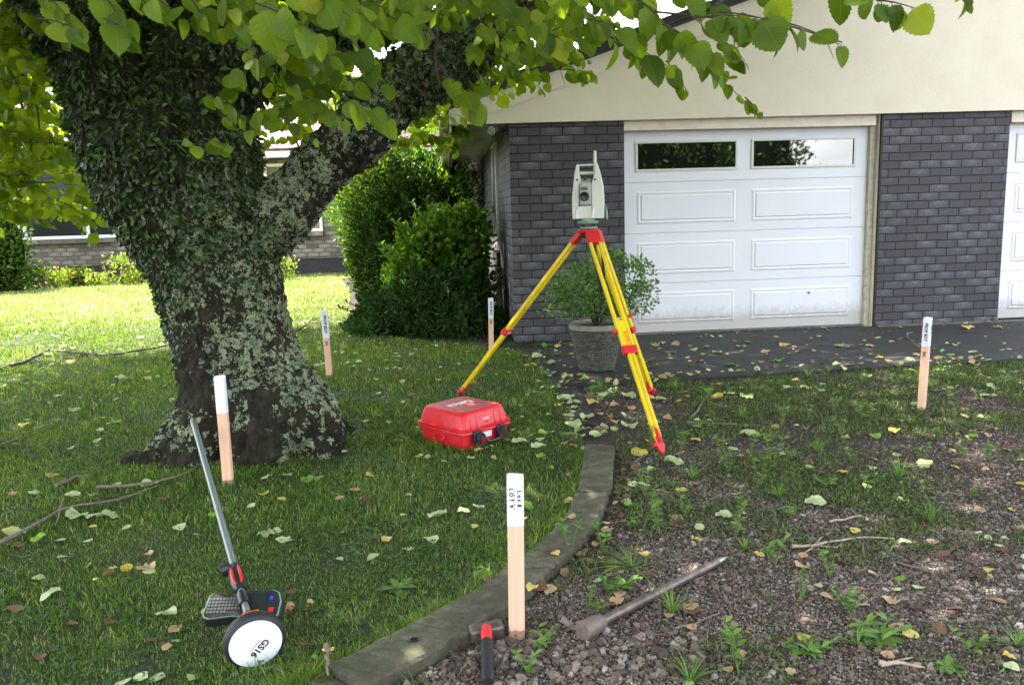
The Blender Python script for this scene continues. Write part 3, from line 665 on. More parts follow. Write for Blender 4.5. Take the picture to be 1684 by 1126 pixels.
# roots
limb([(350, 640, 40, 4.95), (328, 692, 40, 4.85), (288, 735, 36, 4.75), (242, 758, 24, 4.7), (195, 776, 10, 4.7)])
limb([(372, 670, 50, 4.8), (345, 722, 48, 4.7), (308, 765, 38, 4.62), (270, 795, 22, 4.55)])
limb([(470, 640, 55, 4.9), (500, 690, 55, 4.8), (525, 735, 42, 4.75), (540, 775, 26, 4.7)])
limb([(480, 650, 50, 5.1), (520, 690, 42, 5.15), (560, 720, 24, 5.2), (600, 735, 12, 5.25)])
limb([(430, 650, 60, 4.75), (435, 720, 62, 4.65), (430, 780, 45, 4.6)])
limb([(400, 650, 50, 5.2), (380, 700, 60, 5.4), (360, 720, 30, 5.7)])
me = bpy.data.meshes.new('t'); me.from_pydata(tb.v, [], tb.f); to = bpy.data.objects.new('t', me); C.objects.link(to)
md = to.modifiers.new('r', 'REMESH'); md.mode = 'VOXEL'; md.voxel_size = .018
sm_ = to.modifiers.new('s', 'SMOOTH'); sm_.iterations = 6; sm_.factor = .6
bpy.context.view_layer.update(); dg = bpy.context.evaluated_depsgraph_get()
tm = bpy.data.meshes.new_from_object(to.evaluated_get(dg)); bpy.data.objects.remove(to)
nv = len(tm.vertices); co = np.empty(nv * 3, np.float32); no = np.empty(nv * 3, np.float32); tm.vertices.foreach_get('co', co); tm.vertices.foreach_get('normal', no); co = co.reshape(-1, 3); no = no.reshape(-1, 3)
dsp = np.empty(nv)
for i in range(nv):
    p = co[i]; q = Vector((p[0] * 3.2, p[1] * 3.2, p[2] * 1.1)); q2 = Vector((p[0] * 16, p[1] * 16, p[2] * 6))
    rg = 1 - abs(mnoise.noise(Vector((p[0] * 9, p[1] * 9, p[2] * 2.2))))
    dsp[i] = .055 * mnoise.noise(q) + .022 * mnoise.noise(q2) + .045 * (rg - .7) + .02 * mnoise.noise(Vector((p[0] * 30, p[1] * 30, p[2] * 22)))
co = co + no * dsp[:, None]; tm.vertices.foreach_set('co', co.astype(np.float32).ravel()); tm.update()
# how much lichen: lower right of the trunk and the bare right limb
xm, zm = co[:, 0], co[:, 2]
lich = np.clip(.62 + .9 * (xm + 1.75) - .10 * (zm - 1.0), 0, 1.15) * np.clip(.62 + zm * 1.0, 0, 1); lich[(zm > 1.9) & (xm < -1.25)] *= .15
lich = lich * np.clip(.45 + zm * 1.1, 0, 1) * np.clip(1.0 + (xm + 1.75) * 1.6, .3, 1.1); lich = np.where(xm > -1.2, np.where(zm > 1.3, lich * .6, lich), lich)
at = tm.attributes.new('lichen', 'FLOAT', 'POINT'); at.data.foreach_set('value', lich.astype(np.float32))
tm.materials.clear(); tm.materials.append(M['bark']); tm.polygons.foreach_set('use_smooth', [True] * len(tm.polygons))
trunk = link('trunk', tm, tree, True)
# climbing fern on the trunk surface
tm.calc_loop_triangles(); lt = np.empty(len(tm.loop_triangles) * 3, np.int32); tm.loop_triangles.foreach_get('vertices', lt); lt = lt.reshape(-1, 3)
ta, tb_, tc_ = co[lt[:, 0]], co[lt[:, 1]], co[lt[:, 2]]; cr_ = np.cross(tb_ - ta, tc_ - ta); ar = np.linalg.norm(cr_, axis=1) / 2; tn = unit(cr_); ce = (ta + tb_ + tc_) / 3
def ferndens(p):
    x, z = p[:, 0], p[:, 2]; px = np.array([proj(q) for q in p]); X, Yp = px[:, 0], px[:, 1]
    d = np.zeros(len(p))
    nl = vnoise(x + p[:, 1], z, .10) * .9 + vnoise(x + p[:, 1], z, .035, 2) * .5
    lim = 0.55 + (x + 2.0) * .85      # bare bark shows below this height, rising to the right
    d = np.clip((z - lim) * 1.6 + .25, 0, 1)
    d = np.where(z > 1.55, 1.0, d)
    on_limb = (x > -1.55 + (z - 1.3) * .0) & (z > 1.25) & (z < 2.05) & (x + 1.9 > (2.25 - z) * .62)
    d = np.where(on_limb & (x > -1.45), .06, d)
    d = np.where((x > -.9) & (z > 2.0), .75, d)
    d = d * (nl > .42 - .5 * (d > .85) * 1)
    return d
wt = ar * ferndens(ce) * (ce[:, 2] < 4.2); wt /= wt.sum()
NF = 34000; idx = rng.choice(len(wt), NF, p=wt); r1 = rng.random((NF, 1)); r2 = rng.random((NF, 1)); s_ = np.sqrt(r1)
P = ta[idx] * (1 - s_) + tb_[idx] * s_ * (1 - r2) + tc_[idx] * s_ * r2; nn_ = tn[idx]
A = unit(nn_ * rng.uniform(.15, .8, (NF, 1)) + np.array([0, 0, -1]) * rng.uniform(.0, 1.0, (NF, 1)) + rdir(NF) * .55)
big = np.clip((P[:, 2] - 1.1) / 1.0, 0, 1); size = rng.uniform(.022, .036, NF) * (1 + 1.3 * big * rng.random(NF) ** .6)
lb = LB(); lb.add(leaves(P + nn_ * .004, A, nn_ + rdir(NF) * .4, size, T_OVAL, wid=np.where(rng.random(NF) < big * .75, .55, 1.05))); lb.build('climbing_fern', M['fern'], tree, smooth=False)['kind'] = 'stuff'

# ------------------------------------------------------------------ twigs with leaves
near = LB(); far = LB(); twigs = MB()
def spray(p0, p1, size, n, lbk, T, sag=.08, spread=.35, thick=.002, droop=1.0):
    p0 = np.array(p0, float); p1 = np.array(p1, float); L = np.linalg.norm(p1 - p0)
    mid = (p0 + p1) / 2 + np.array([0, 0, 1]) * L * sag; ts = np.linspace(0, 1, 6)
    pts = [(1 - t) ** 2 * p0 + 2 * t * (1 - t) * mid + t * t * p1 for t in ts]
    twigs.tube(pts, [thick * (1.4 - t) for t in ts], 4, False)
    P = []; A = []; D = unit(p1 - p0); S = unit(np.cross(D, [0, 0, 1])[None])[0]
    for i in range(n):
        t = (i + .6) / n; q = (1 - t) ** 2 * p0 + 2 * t * (1 - t) * mid + t * t * p1; sd_ = 1 if i % 2 else -1
        a = D * .55 + S * sd_ * rng.uniform(.3, .9) + np.array([0, 0, -1]) * rng.uniform(.5, 1.5) * droop + rng.normal(size=3) * .18
        a = a / np.linalg.norm(a); P.append(q + a * size * .12); A.append(a)
        twigs.tube([q, q + a * size * .14], thick * .6, 3, False)
    P = np.array(P); A = np.array(A); Nn = rdir(n) * .75 + np.array([0, -.75, .25])
    sz = size * rng.uniform(.6, 1.18, n); sz[-1] *= .7; wq = rng.uniform(.78, 1.14, n); pick = rng.integers(0, 4, n) if T is T_NEAR else np.zeros(n, int)
    for v_ in range(4):
        m_ = pick == v_
        if m_.any(): lbk.add(leaves(P[m_], A[m_], Nn[m_], sz[m_], T_NV[v_] if T is T_NEAR else T, wq[m_]))
def tw(x0, y0, x1, y1, d, lpx, n, d2=None, **k):
    d2 = d2 or d; spray(AT(x0, y0, d), AT(x1, y1, d2), lpx / FPX * d, n, near, T_NEAR, **k)
for a in [(55, -30, 120, 40, 2.6, 46, 6), (60, 30, 135, 50, 2.5, 48, 5), (150, -30, 215, 50, 2.35, 58, 6), (170, 30, 215, 55, 2.3, 62, 4), (230, -20, 300, 30, 2.3, 58, 5), (205, -30, 260, 10, 2.2, 50, 5), (300, -20, 345, 45, 2.3, 52, 5),
          (350, -20, 400, 40, 2.2, 50, 6), (390, -30, 470, 20, 2.4, 50, 6), (420, 5, 520, 55, 2.0, 78, 5), (460, -30, 580, 30, 2.2, 62, 6), (540, -20, 620, 50, 2.5, 55, 6), (590, 0, 690, 60, 2.6, 56, 6), 
          (440, 110, 500, 150, 3.0, 42, 5), (560, 160, 640, 195, 2.7, 55, 6), (480, 150, 570, 200, 3.0, 40, 6), (460, 190, 520, 230, 3.2, 30, 5), (570, 60, 640, 140, 3.0, 48, 6),
          (280, 232, 325, 238, 2.9, 38, 4), (335, 228, 375, 240, 2.9, 38, 4), (360, 190, 400, 195, 3.2, 30, 4), (395, 80, 440, 110, 2.9, 36, 5), (330, 150, 400, 190, 3.2, 34, 5),
          (730, 120, 790, 185, 3.2, 42, 7), (780, 30, 860, 90, 3.4, 44, 6), (850, 30, 930, 70, 3.2, 46, 6), (790, -20, 880, 40, 3.0, 50, 6),
          (880, -20, 970, 60, 2.9, 52, 6), (940, 0, 1020, 60, 2.8, 56, 6), (860, 100, 900, 140, 4.2, 26, 4), (915, 115, 975, 122, 3.9, 36, 6), (960, 30, 1050, 60, 2.7, 62, 6), (1000, 60, 1100, 110, 2.8, 62, 6),
          (1040, -10, 1120, 70, 2.7, 56, 6), (1090, 40, 1170, 90, 2.6, 62, 6), (1100, -20, 1200, 20, 2.6, 54, 5), (1140, 30, 1250, 30, 2.4, 62, 6), (1180, 20, 1300, 45, 2.35, 64, 6), (1260, 30, 1385, 75, 2.35, 62, 6), (1180, 60, 1225, 100, 2.6, 48, 6),
          (1140, 100, 1240, 182, 3.2, 24, 5), (1095, 100, 1130, 150, 3.2, 34, 5), (1130, 90, 1200, 130, 3.0, 32, 6), (1225, 160, 1250, 186, 3.2, 28, 4), (1240, -25, 1300, 5, 2.5, 60, 3), (1370, -30, 1450, 5, 2.4, 66, 4), (1440, 0, 1520, 20, 2.4, 56, 5), (1575, -30, 1590, 10, 3.0, 28, 6),
          (1030, 70, 1060, 110, 3.6, 36, 5), (900, 70, 960, 100, 3.8, 34, 6), (820, 90, 860, 130, 4.2, 28, 6), (752, 18, 762, 30, 3.0, 44, 2)]:
    a = list(a); a[5] *= .8; tw(*a)
def cloud(xr, yr, dr, num, size, T=T_LEAF, n=9, L=.45, lbk=far, keep=None, **k):
    for i in range(num):
        x = rng.uniform(*xr); y = rng.uniform(*yr); d = rng.uniform(*dr)
        if keep and not keep(x, y, d): continue
        p = AT(x, y, d); a = rng.uniform(0, 2 * math.pi); q = p + np.array([math.cos(a), math.sin(a), rng.uniform(-.5, .15)]) * L * rng.uniform(.6, 1.2)
        spray(p, q, size * rng.uniform(.8, 1.1), n, lbk, T, **k)
cloud((380, 1010), (-80, 8), (2.6, 4.8), 44, .09, T_NEAR, 7, .35, near)
cloud((400, 580), (-30, 165), (2.8, 3.9), 22, .085, T_NEAR, 7, .3, near)
cloud((790, 930), (0, 90), (3.4, 5.0), 18, .085, T_NEAR, 7, .3, near)
cloud((700, 960), (20, 150), (5.3, 7.4), 60, .10, n=9, keep=lambda x, y, d: y < 175 - (x - 700) * .36)
cloud((640, 770), (140, 225), (7.5, 10), 30, .11, n=9)
cloud((-120, 85), (30, 240), (6, 9.5), 250, .11, n=10, L=.6)
cloud((-120, 125), (220, 340), (6, 9), 165, .11, n=9, L=.6, keep=lambda x, y, d: (x < 60 and rng.random() < .9) or rng.random() < .35)
cloud((-60, 40), (-80, 80), (4.5, 8), 70, .11, n=9, L=.5)
cloud((225, 270), (0, 110), (9, 11), 8, .11, n=9)
cloud((400, 540), (60, 225), (6.5, 9), 60, .10, n=8)
twig_o = twigs.build('twigs', M['branch'], tree, True, kind='stuff')
near.build('near_foliage', M['leaf'], tree)['kind'] = 'stuff'
far.build('low_foliage', M['leaf_far'], tree)['kind'] = 'stuff'
# thin arching branches at the left edge and beside the gable
for pts, r in [([(-30, 60, 6.5), (20, 120, 6.6), (38, 180, 6.7), (42, 235, 6.8), (95, 262, 7)], .012), ([(10, -20, 6), (8, 50, 6.1), (30, 110, 6.3), (60, 170, 6.5), (70, 250, 6.6)], .010), ([(-30, 190, 7), (20, 225, 7), (60, 255, 7), (130, 275, 7.2)], .014), ([(-20, 280, 6), (40, 300, 6.2), (90, 300, 6.4)], .008),
               ([(700, 20, 4.8), (718, 60, 4.7), (716, 110, 4.6), (725, 145, 4.6)], .009), ([(1000, -30, 2.9), (1080, 20, 2.7), (1180, 30, 2.5), (1290, 40, 2.4), (1385, 70, 2.35)], .0035), ([(1230, -30, 2.6), (1170, 15, 2.6), (1100, 40, 2.7)], .006)]:
    b = MB(); b.tube([AT(*p) for p in pts], [r * (1.3 - .8 * i / (len(pts) - 1)) for i in range(len(pts))], 7); b.build('branch', M['branch'], tree, True)
# the crown overhead: leaf clumps through the crown's volume, denser shell, gaps left open
cc = LB(); NCL = 6600; k_ = 0; tries = 0
while k_ < NCL and tries < 60000:
    tries += 1
    q = rng.normal(size=3); q /= np.linalg.norm(q); q *= rng.uniform(.35, 1) ** .6
    p = np.array([-1.3, 4.9, 5.9]) + q * np.array([7.4, 8.8, 3.4])
    if p[2] < 2.6 or p[1] < .4 or p[0] > 4.2: continue
    if p[1] > .3:
        lim = 1.4 + .285 * p[1] + .35
        if p[0] > -3.0 - .0 and p[2] < lim + (.35 if p[0] > 0 else 0): continue
        if p[0] <= -3.0 and p[2] < lim * .92: continue
    if p[1] <= .3 and p[2] < 2.9: continue
    if vnoise(p[0] + p[2] * .5, p[1], 1.15, 5) < .12: continue
    n = 14; pp = p + rng.normal(size=(n, 3)) * .27
    cc.add(leaves(pp, rdir(n) * .8 + np.array([0, 0, -.5]), rdir(n) * .6 + np.array([0, 0, .8]), rng.uniform(.10, .16, n), T_LEAF)); k_ += 1
for hgt in (3.4, 4.4, 5.6):  # extra leaf clumps added along the sun line to block sun patches below
    for tgt in ((-.32, 4.97), (-.25, 5.1), (.3, 3.0), (-.1, 2.9)):
        pp = np.array([tgt[0], tgt[1], 0]) + np.array(SUN) * (hgt / SUN.z) + rng.normal(size=(16, 3)) * .2
        if 1.4 + .285 * pp[:, 1].mean() < pp[:, 2].mean() - .2: cc.add(leaves(pp, rdir(16) * .8 + np.array([0, 0, -.5]), rdir(16) * .5 + np.array([0, 0, .8]), rng.uniform(.11, .16, 16), T_LEAF))
cc.build('crown', M['leaf_far'], tree)
print('crown clumps', k_)

# ------------------------------------------------------------------ hedges and shrubs
def blob_pts(ells, n, shell=(.86, 1.03), zmin=.02, lump=.12):
    P = []; Nr = []; tot = sum(a[3] * a[4] + a[4] * a[5] + a[3] * a[5] for a in ells)
    for (cx, cy, cz, rx, ry, rz) in ells:
        m_ = int(n * (rx * ry + ry * rz + rx * rz) / tot); d = rdir(m_); d[:, 1] = -np.abs(d[:, 1]) * np.where(rng.random(m_) < .75, 1, -1); s = rng.uniform(*shell, m_)
        lmp = 1 + lump * (vnoise(d[:, 0] * rx + cx + d[:, 1] * ry, d[:, 2] * rz, .22, 3) - .5) * 2
        p = np.array([cx, cy, cz]) + d * np.array([rx, ry, rz]) * (s * lmp)[:, None]
        ok = p[:, 2] > zmin
        for (ax, ay, az, bx, by, bz) in ells:
            if (ax, ay, az) == (cx, cy, cz): continue
            ok &= (((p - np.array([ax, ay, az])) / np.array([bx, by, bz])) ** 2).sum(1) > .62
        P.append(p[ok]); Nr.append(unit(d / np.array([rx, ry, rz]))[ok])
    return np.concatenate(P), np.concatenate(Nr)
def shrub(name, label, cat, ells, n, size, mat, T=T_OVAL, core=.84, core_mat=None, lump=.12, upb=.5, shell=(.84, 1.04), stems=0, group=None):
    bx, by = ells[0][0], ells[0][1]; t = thing(name, label, cat, (bx, by, 0), 0, group)
    P, Nr = blob_pts(ells, n, shell, lump=lump); k = len(P); lb = LB()
    A = Nr * .7 + rdir(k) * .75 + np.array([0, 0, upb]); lb.add(leaves(P, A, Nr + rdir(k) * .6, rng.uniform(.7, 1.25, k) * size, T)); lb.build('foliage', M[mat], t)
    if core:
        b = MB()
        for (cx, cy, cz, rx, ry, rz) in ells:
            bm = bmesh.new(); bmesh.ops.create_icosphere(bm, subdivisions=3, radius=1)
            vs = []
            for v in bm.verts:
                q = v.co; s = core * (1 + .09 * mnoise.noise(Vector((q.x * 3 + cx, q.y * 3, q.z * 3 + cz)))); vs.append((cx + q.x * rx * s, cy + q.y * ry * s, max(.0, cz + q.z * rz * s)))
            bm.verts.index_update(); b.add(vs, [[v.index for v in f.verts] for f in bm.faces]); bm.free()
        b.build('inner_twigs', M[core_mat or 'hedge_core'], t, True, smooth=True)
    if stems:
        b = MB()
        for i in range(stems):
            a = rng.uniform(0, 6.28); cx, cy, cz, rx, ry, rz = ells[0]; b.tube([(bx + .05 * math.cos(a), by + .05 * math.sin(a), 0), (cx + rx * .4 * math.cos(a), cy + ry * .4 * math.sin(a), cz), (cx + rx * .7 * math.cos(a), cy + ry * .7 * math.sin(a), cz + rz * .4)], [.014, .009, .004], 6)
        b.build('stem', M['branch'], t, True)
    return t
def shoots(t, base, n, hgt, mat, size):
    sb = MB(); lb = LB()
    for i in range(n):
        cx, cy, cz, rx, ry, rz = base[i % len(base)]; a = rng.uniform(0, 6.28); u = rng.uniform(.1, .95); p0 = np.array([cx + rx * u * math.cos(a), cy - abs(ry * u * math.sin(a)), cz + rz * math.sqrt(max(0, 1 - u * u)) * .8])
        d = unit((np.array([math.cos(a) * .8, -.5 * abs(math.sin(a)), rng.uniform(.3, 1.3)]))[None])[0]; L = hgt * rng.uniform(.5, 1.2); pts = [p0, p0 + d * L * .5, p0 + d * L + np.array([0, 0, -.08 * L])]
        sb.tube(pts, [.005, .004, .002], 5); m_ = 14; f = np.linspace(.1, 1, m_); P = p0 + d * (L * f)[:, None]; an = np.arange(m_) * 2.4
        lb.add(leaves(P, np.stack([np.cos(an), np.sin(an), np.full(m_, .5)], 1) + d * .5, np.tile([0, -.3, 1.], (m_, 1)) + rdir(m_) * .4, size * rng.uniform(.6, 1.1, m_), T_OVAL))
    sb.build('shoots', M['stem_green'], t, True, kind='stuff'); lb.build('shoot_leaves', M[mat], t)['kind'] = 'stuff'
def wx(px, Y): return AT(px, 400, Y)[0]
# clipped dome hedge, its taller neighbour, broad leaved shrub in front, low juniper, creeper on the wall
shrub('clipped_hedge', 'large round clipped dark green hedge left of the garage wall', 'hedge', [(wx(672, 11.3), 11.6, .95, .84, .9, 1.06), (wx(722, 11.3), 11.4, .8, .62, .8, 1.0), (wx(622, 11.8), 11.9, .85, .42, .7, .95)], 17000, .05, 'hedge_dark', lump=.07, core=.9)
shrub('hedge_bush', 'sunlit narrow hedge behind the clipped dome hedge, nearest the lawn', 'hedge', [(wx(618, 14), 14.3, 1.1, .62, .8, 1.25), (wx(640, 14), 14.2, 1.5, .7, .7, 1.1)], 9000, .075, 'hedge_leaf', lump=.15)
shrub('tall_shrub', 'tall loose sunlit shrub rising behind the clipped hedge', 'shrub', [(wx(660, 15), 15.6, 1.6, 1.3, .9, 1.35), (wx(720, 15), 15.4, 1.5, .8, .8, 1.0), (wx(600, 15), 15.7, 1.7, .7, .8, 1.0)], 8000, .10, 'bright_leaf', T_LANCE, lump=.25, upb=.8)
shrub('yellow_shrub', 'distant yellow green tree seen between leaves and garage eave', 'tree', [(wx(705, 22), 22.5, 3.0, 1.5, 1.2, 2.2), (wx(630, 22), 23, 3.1, 1.9, 1.2, 2.0)], 9000, .17, 'yellow_leaf', lump=.3)
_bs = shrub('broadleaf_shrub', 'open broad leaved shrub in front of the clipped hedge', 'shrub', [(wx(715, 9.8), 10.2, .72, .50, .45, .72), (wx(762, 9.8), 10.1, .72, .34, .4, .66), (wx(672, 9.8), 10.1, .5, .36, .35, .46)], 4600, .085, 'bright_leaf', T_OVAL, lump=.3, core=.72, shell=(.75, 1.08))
shoots(_bs, [(wx(715, 9.8), 10.2, .72, .50, .45, .72), (wx(762, 9.8), 10.1, .72, .34, .4, .66), (wx(672, 9.8), 10.1, .5, .36, .35, .46)], 42, .34, 'bright_leaf', .085)
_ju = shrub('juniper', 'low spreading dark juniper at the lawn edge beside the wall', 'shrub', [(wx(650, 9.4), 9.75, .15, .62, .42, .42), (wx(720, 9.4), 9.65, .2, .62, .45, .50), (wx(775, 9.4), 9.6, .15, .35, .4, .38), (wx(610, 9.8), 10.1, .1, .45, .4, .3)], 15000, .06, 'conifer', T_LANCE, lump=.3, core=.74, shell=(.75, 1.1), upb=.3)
shoots(_ju, [(wx(650, 9.4), 9.75, .15, .62, .42, .42), (wx(720, 9.4), 9.65, .2, .62, .45, .50), (wx(610, 9.8), 10.1, .1, .45, .4, .3)], 40, .22, 'conifer', .05)
shrub('wall_creeper', 'bright green creeper climbing beside the brick side wall', 'climber', [(wx(768, 14.6), 14.7, 1.0, .30, .35, 1.0), (wx(775, 14.2), 14.4, .5, .32, .4, .65)], 5200, .06, 'bright_leaf', T_OVAL, lump=.35, core=.75, shell=(.78, 1.1), upb=-.3)
shrub('hedge_bush', 'dark hedge at the far left edge in front of the neighbour house', 'hedge', [(wx(-40, 17.5), 17.7, .95, .95, .8, 1.2), (wx(-90, 17.5), 17.7, .95, .9, .8, 1.15)], 8500, .08, 'hedge_leaf', lump=.07)
# flower bed in front of the neighbour house
for (px, Yd, rx, h, mat, lab, fl) in [(20, 17.9, .5, .32, 'bright_leaf', 'low leafy green plant at the foot of the far left hedge', 'pink'), (60, 18.3, .42, .55, 'hedge_leaf', 'small dark shrub beside the far left window of the neighbour house', 'pink'), (85, 18.2, .32, .45, 'yellow_leaf', 'pale flowering plant right of the small dark shrub', 'pink'),
                                    (106, 18.6, .22, .4, 'bright_leaf', 'small plant with two scarlet flowers under the far window', 'red'), (128, 18.8, .25, .42, 'hedge_leaf', 'scarlet flowering plant in the middle of the far bed', 'red'), (150, 18.7, .3, .3, 'yellow_leaf', 'low salmon flowered plant in the far bed', 'salmon'), (197, 18.7, .36, .78, 'yellow_leaf', 'tallest pale yellow green plant in the far flower bed', 'salmon'),
                                    (222, 18.7, .3, .42, 'yellow_leaf', 'pale straggly plant just left of the tree trunk in the far bed', 'pink'), (461, 18.7, .30, .50, 'yellow_leaf', 'salmon flowered plant just right of the tree trunk in the far bed', 'salmon')]:
    x = wx(px, Yd); t = shrub('flowering_plant', lab, 'plant', [(x, Yd, h * .5, rx, .25, h * .55)], 420, .07, mat, T_OVAL, core=0, lump=.4, shell=(.4, 1.15), stems=5, group='plants in the far flower bed')
    n = 11; lb = LB(); d = rdir(n); P = np.array([x, Yd, h * .65]) + d * np.array([rx, .28, h * .42]); P[:, 1] -= .08; lb.add(leaves(P, rdir(n) + [0, -.4, .4], rdir(n), .06, T_LEAF)); lb.build('flowers', M['petal_' + fl], t)['kind'] = 'stuff'
# pergola rail beyond the hedge
b = thing('garden_rail', 'cream timber rail and posts seen beyond the hedge under the garage eave', 'fence', (wx(770, 17), 17, 0))
for px in (728, 766, 812): q = MB(); q.bb((wx(px, 17) - .05, 16.95, 0), (wx(px, 17) + .05, 17.05, 2.28)); q.build('post', M['cream'], b, True, bevel=.004)
q = MB(); q.bb((wx(700, 17), 16.9, 1.98), (wx(840, 17), 16.945, 2.1)); q.build('rail', M['cream_old'], b, True, bevel=.004)

for (x_, y_t, lab) in ((11.0, -9.5, 'third roadside tree behind the viewer mirrored low in the right door pane'), (6.2, -8.5, 'roadside tree behind the viewer mirrored in the left door pane'), (8.3, -9.5, 'second roadside tree behind the viewer mirrored in the left door pane')):
    tt = shrub('roadside_tree', lab, 'tree', [(x_, y_t, 3.4, 2.0, 1.6, 2.7), (x_ + 1.0, y_t - .5, 2.0, 1.6, 1.4, 2.0)], 5200, .17, 'hedge_leaf', lump=.35, core=.8, stems=4)
# ------------------------------------------------------------------ grass and clover
trunk_c = np.array(TREE_XY)
def blades(P, h, wd, mat, name, lean=.5, kind='stuff', bias=None):
    n = len(P); a = rng.uniform(0, 2 * math.pi, n); side = np.stack([np.cos(a), np.sin(a), np.zeros(n)], 1)
    b_ = rng.uniform(0, 2 * math.pi, n); ld = np.stack([np.cos(b_), np.sin(b_), np.zeros(n)], 1) * (rng.random(n) * lean * h)[:, None]
    B = np.concatenate([P, np.zeros((n, 1))], 1); Z = np.array([0, 0, 1.])
    hh = h[:, None]; ww = wd[:, None] / 2
    V = np.stack([B - side * ww, B + side * ww, B + ld * .35 + Z * hh * .6 - side * ww * .8, B + ld * .35 + Z * hh * .6 + side * ww * .8, B + ld + Z * hh], 1).reshape(-1, 3)
    T = np.array([(0, 1, 3), (0, 3, 2), (2, 3, 4)])[None] + (np.arange(n) * 5)[:, None, None]
    rr = rng.random(n); nz_ = vnoise(P[:, 0], P[:, 1], .35); rr = np.clip(rr ** 1.3 * .85 + .35 * (nz_ - .4) + .12 * rng.normal(size=n), 0, .96); rr[rng.random(n) < .05] = 1
    return trimesh(name, V, T.reshape(-1, 3), M[mat], None, False, kind, {'rnd': np.repeat(rr, 5)})
def scatter(x0, x1, y0, y1, dens, poly, keep=None):
    n = int((x1 - x0) * (y1 - y0) * dens); P = np.stack([rng.uniform(x0, x1, n), rng.uniform(y0, y1, n)], 1); P = P[inpoly(P, poly)]
    P = P[np.abs(P[:, 0]) < .82 * P[:, 1] + 1.0]
    P = P[np.hypot(P[:, 0] - trunk_c[0], (P[:, 1] - trunk_c[1]) * 1.1) > .38]
    if keep is not None: P = P[keep(P)]
    return P
bands = [(1.6, 3.6, 15000, .027, .0030), (3.6, 5.5, 9500, .030, .0040), (5.5, 8.5, 4200, .040, .005), (8.5, 13, 1700, .045, .008), (13, 20.3, 700, .06, .014)]
allP = []; allh = []; allw = []
for y0, y1, dn, h_, w_ in bands:
    P = scatter(-17, 1.2, y0, y1, dn, lawn_poly, lambda P: rng.random(len(P)) < .45 + .75 * vnoise(P[:, 0], P[:, 1], .22, 1)); f = .6 + .8 * vnoise(P[:, 0], P[:, 1], .5, 4)
    allP.append(P); allh.append(rng.uniform(.55, 1.35, len(P)) * h_ * f); allw.append(rng.uniform(.7, 1.3, len(P)) * w_)
P = np.concatenate(allP); hh_ = np.concatenate(allh); ww_ = np.concatenate(allw); print('grass', len(P))
dry = rng.random(len(P)) < np.clip((P[:, 1] - 10.0) / 4.0, 0, .9); blades(P[~dry], hh_[~dry], ww_[~dry], 'grass', 'grass', .9); blades(P[dry], hh_[dry], ww_[dry] * 1.15, 'grass_painted_sun', 'grass', .9)  # dry only marks far blades whose paler colour paints the sun in
# rank grass along the lawn edge, round the trunk and by the pole's white disc
E_ = []
for i in range(len(inner) * 6):
    t = i / (len(inner) * 6); p = interp(inner, t); n = int(rng.uniform(20, 130)); E_.append(p + rng.normal(size=(n, 2)) * .028 + np.array([-.008, .008]))
for a in np.linspace(0, 6.28, 60): n = 30; E_.append(np.array([TREE_XY[0] + .52 * math.cos(a), TREE_XY[1] - .05 + .46 * math.sin(a)]) + rng.normal(size=(n, 2)) * .04)
q = G(445, 1092)[:2]; E_.append(q + rng.normal(size=(130, 2)) * np.array([.10, .03]) + np.array([.03, -.05]))
P = np.concatenate(E_); blades(P, rng.uniform(.025, .065, len(P)), rng.uniform(.002, .004, len(P)), 'grass', 'edge_grass', 1.2)
def roundleaves(P, z, size, name, mat, three=True):
    lb = LB(); n = len(P); a = rng.uniform(0, 6.28, n)
    T = (np.array([(0, 0, 0), (.35, .35, .03), (.38, .75, .02), (0, .95, 0), (-.38, .75, .02), (-.35, .35, .03)], float), np.array([(0, 1, 2), (0, 2, 3), (0, 3, 4), (0, 4, 5)]))
    for j in range(3 if three else 1):
        an = a + j * 2.09; A = np.stack([np.cos(an), np.sin(an), rng.uniform(-.1, .35, n)], 1); lb.add(leaves(np.concatenate([P, z[:, None]], 1), A, np.tile([0, 0, 1.], (n, 1)) + rdir(n) * .3, size, T))
    return lb.build(name, M[mat], None, False, 'stuff')
P = scatter(-6, 1.2, 1.6, 6.5, 2600, lawn_poly, lambda P: rng.random(len(P)) < np.clip(vnoise(P[:, 0], P[:, 1], .3, 9) * .9 + vnoise(P[:, 0], P[:, 1], .06, 11) * .5 - .45, 0, 1) * .7)
roundleaves(P, rng.uniform(.015, .045, len(P)), rng.uniform(.008, .015, len(P)), 'clover', 'clover'); print('clover', len(P))

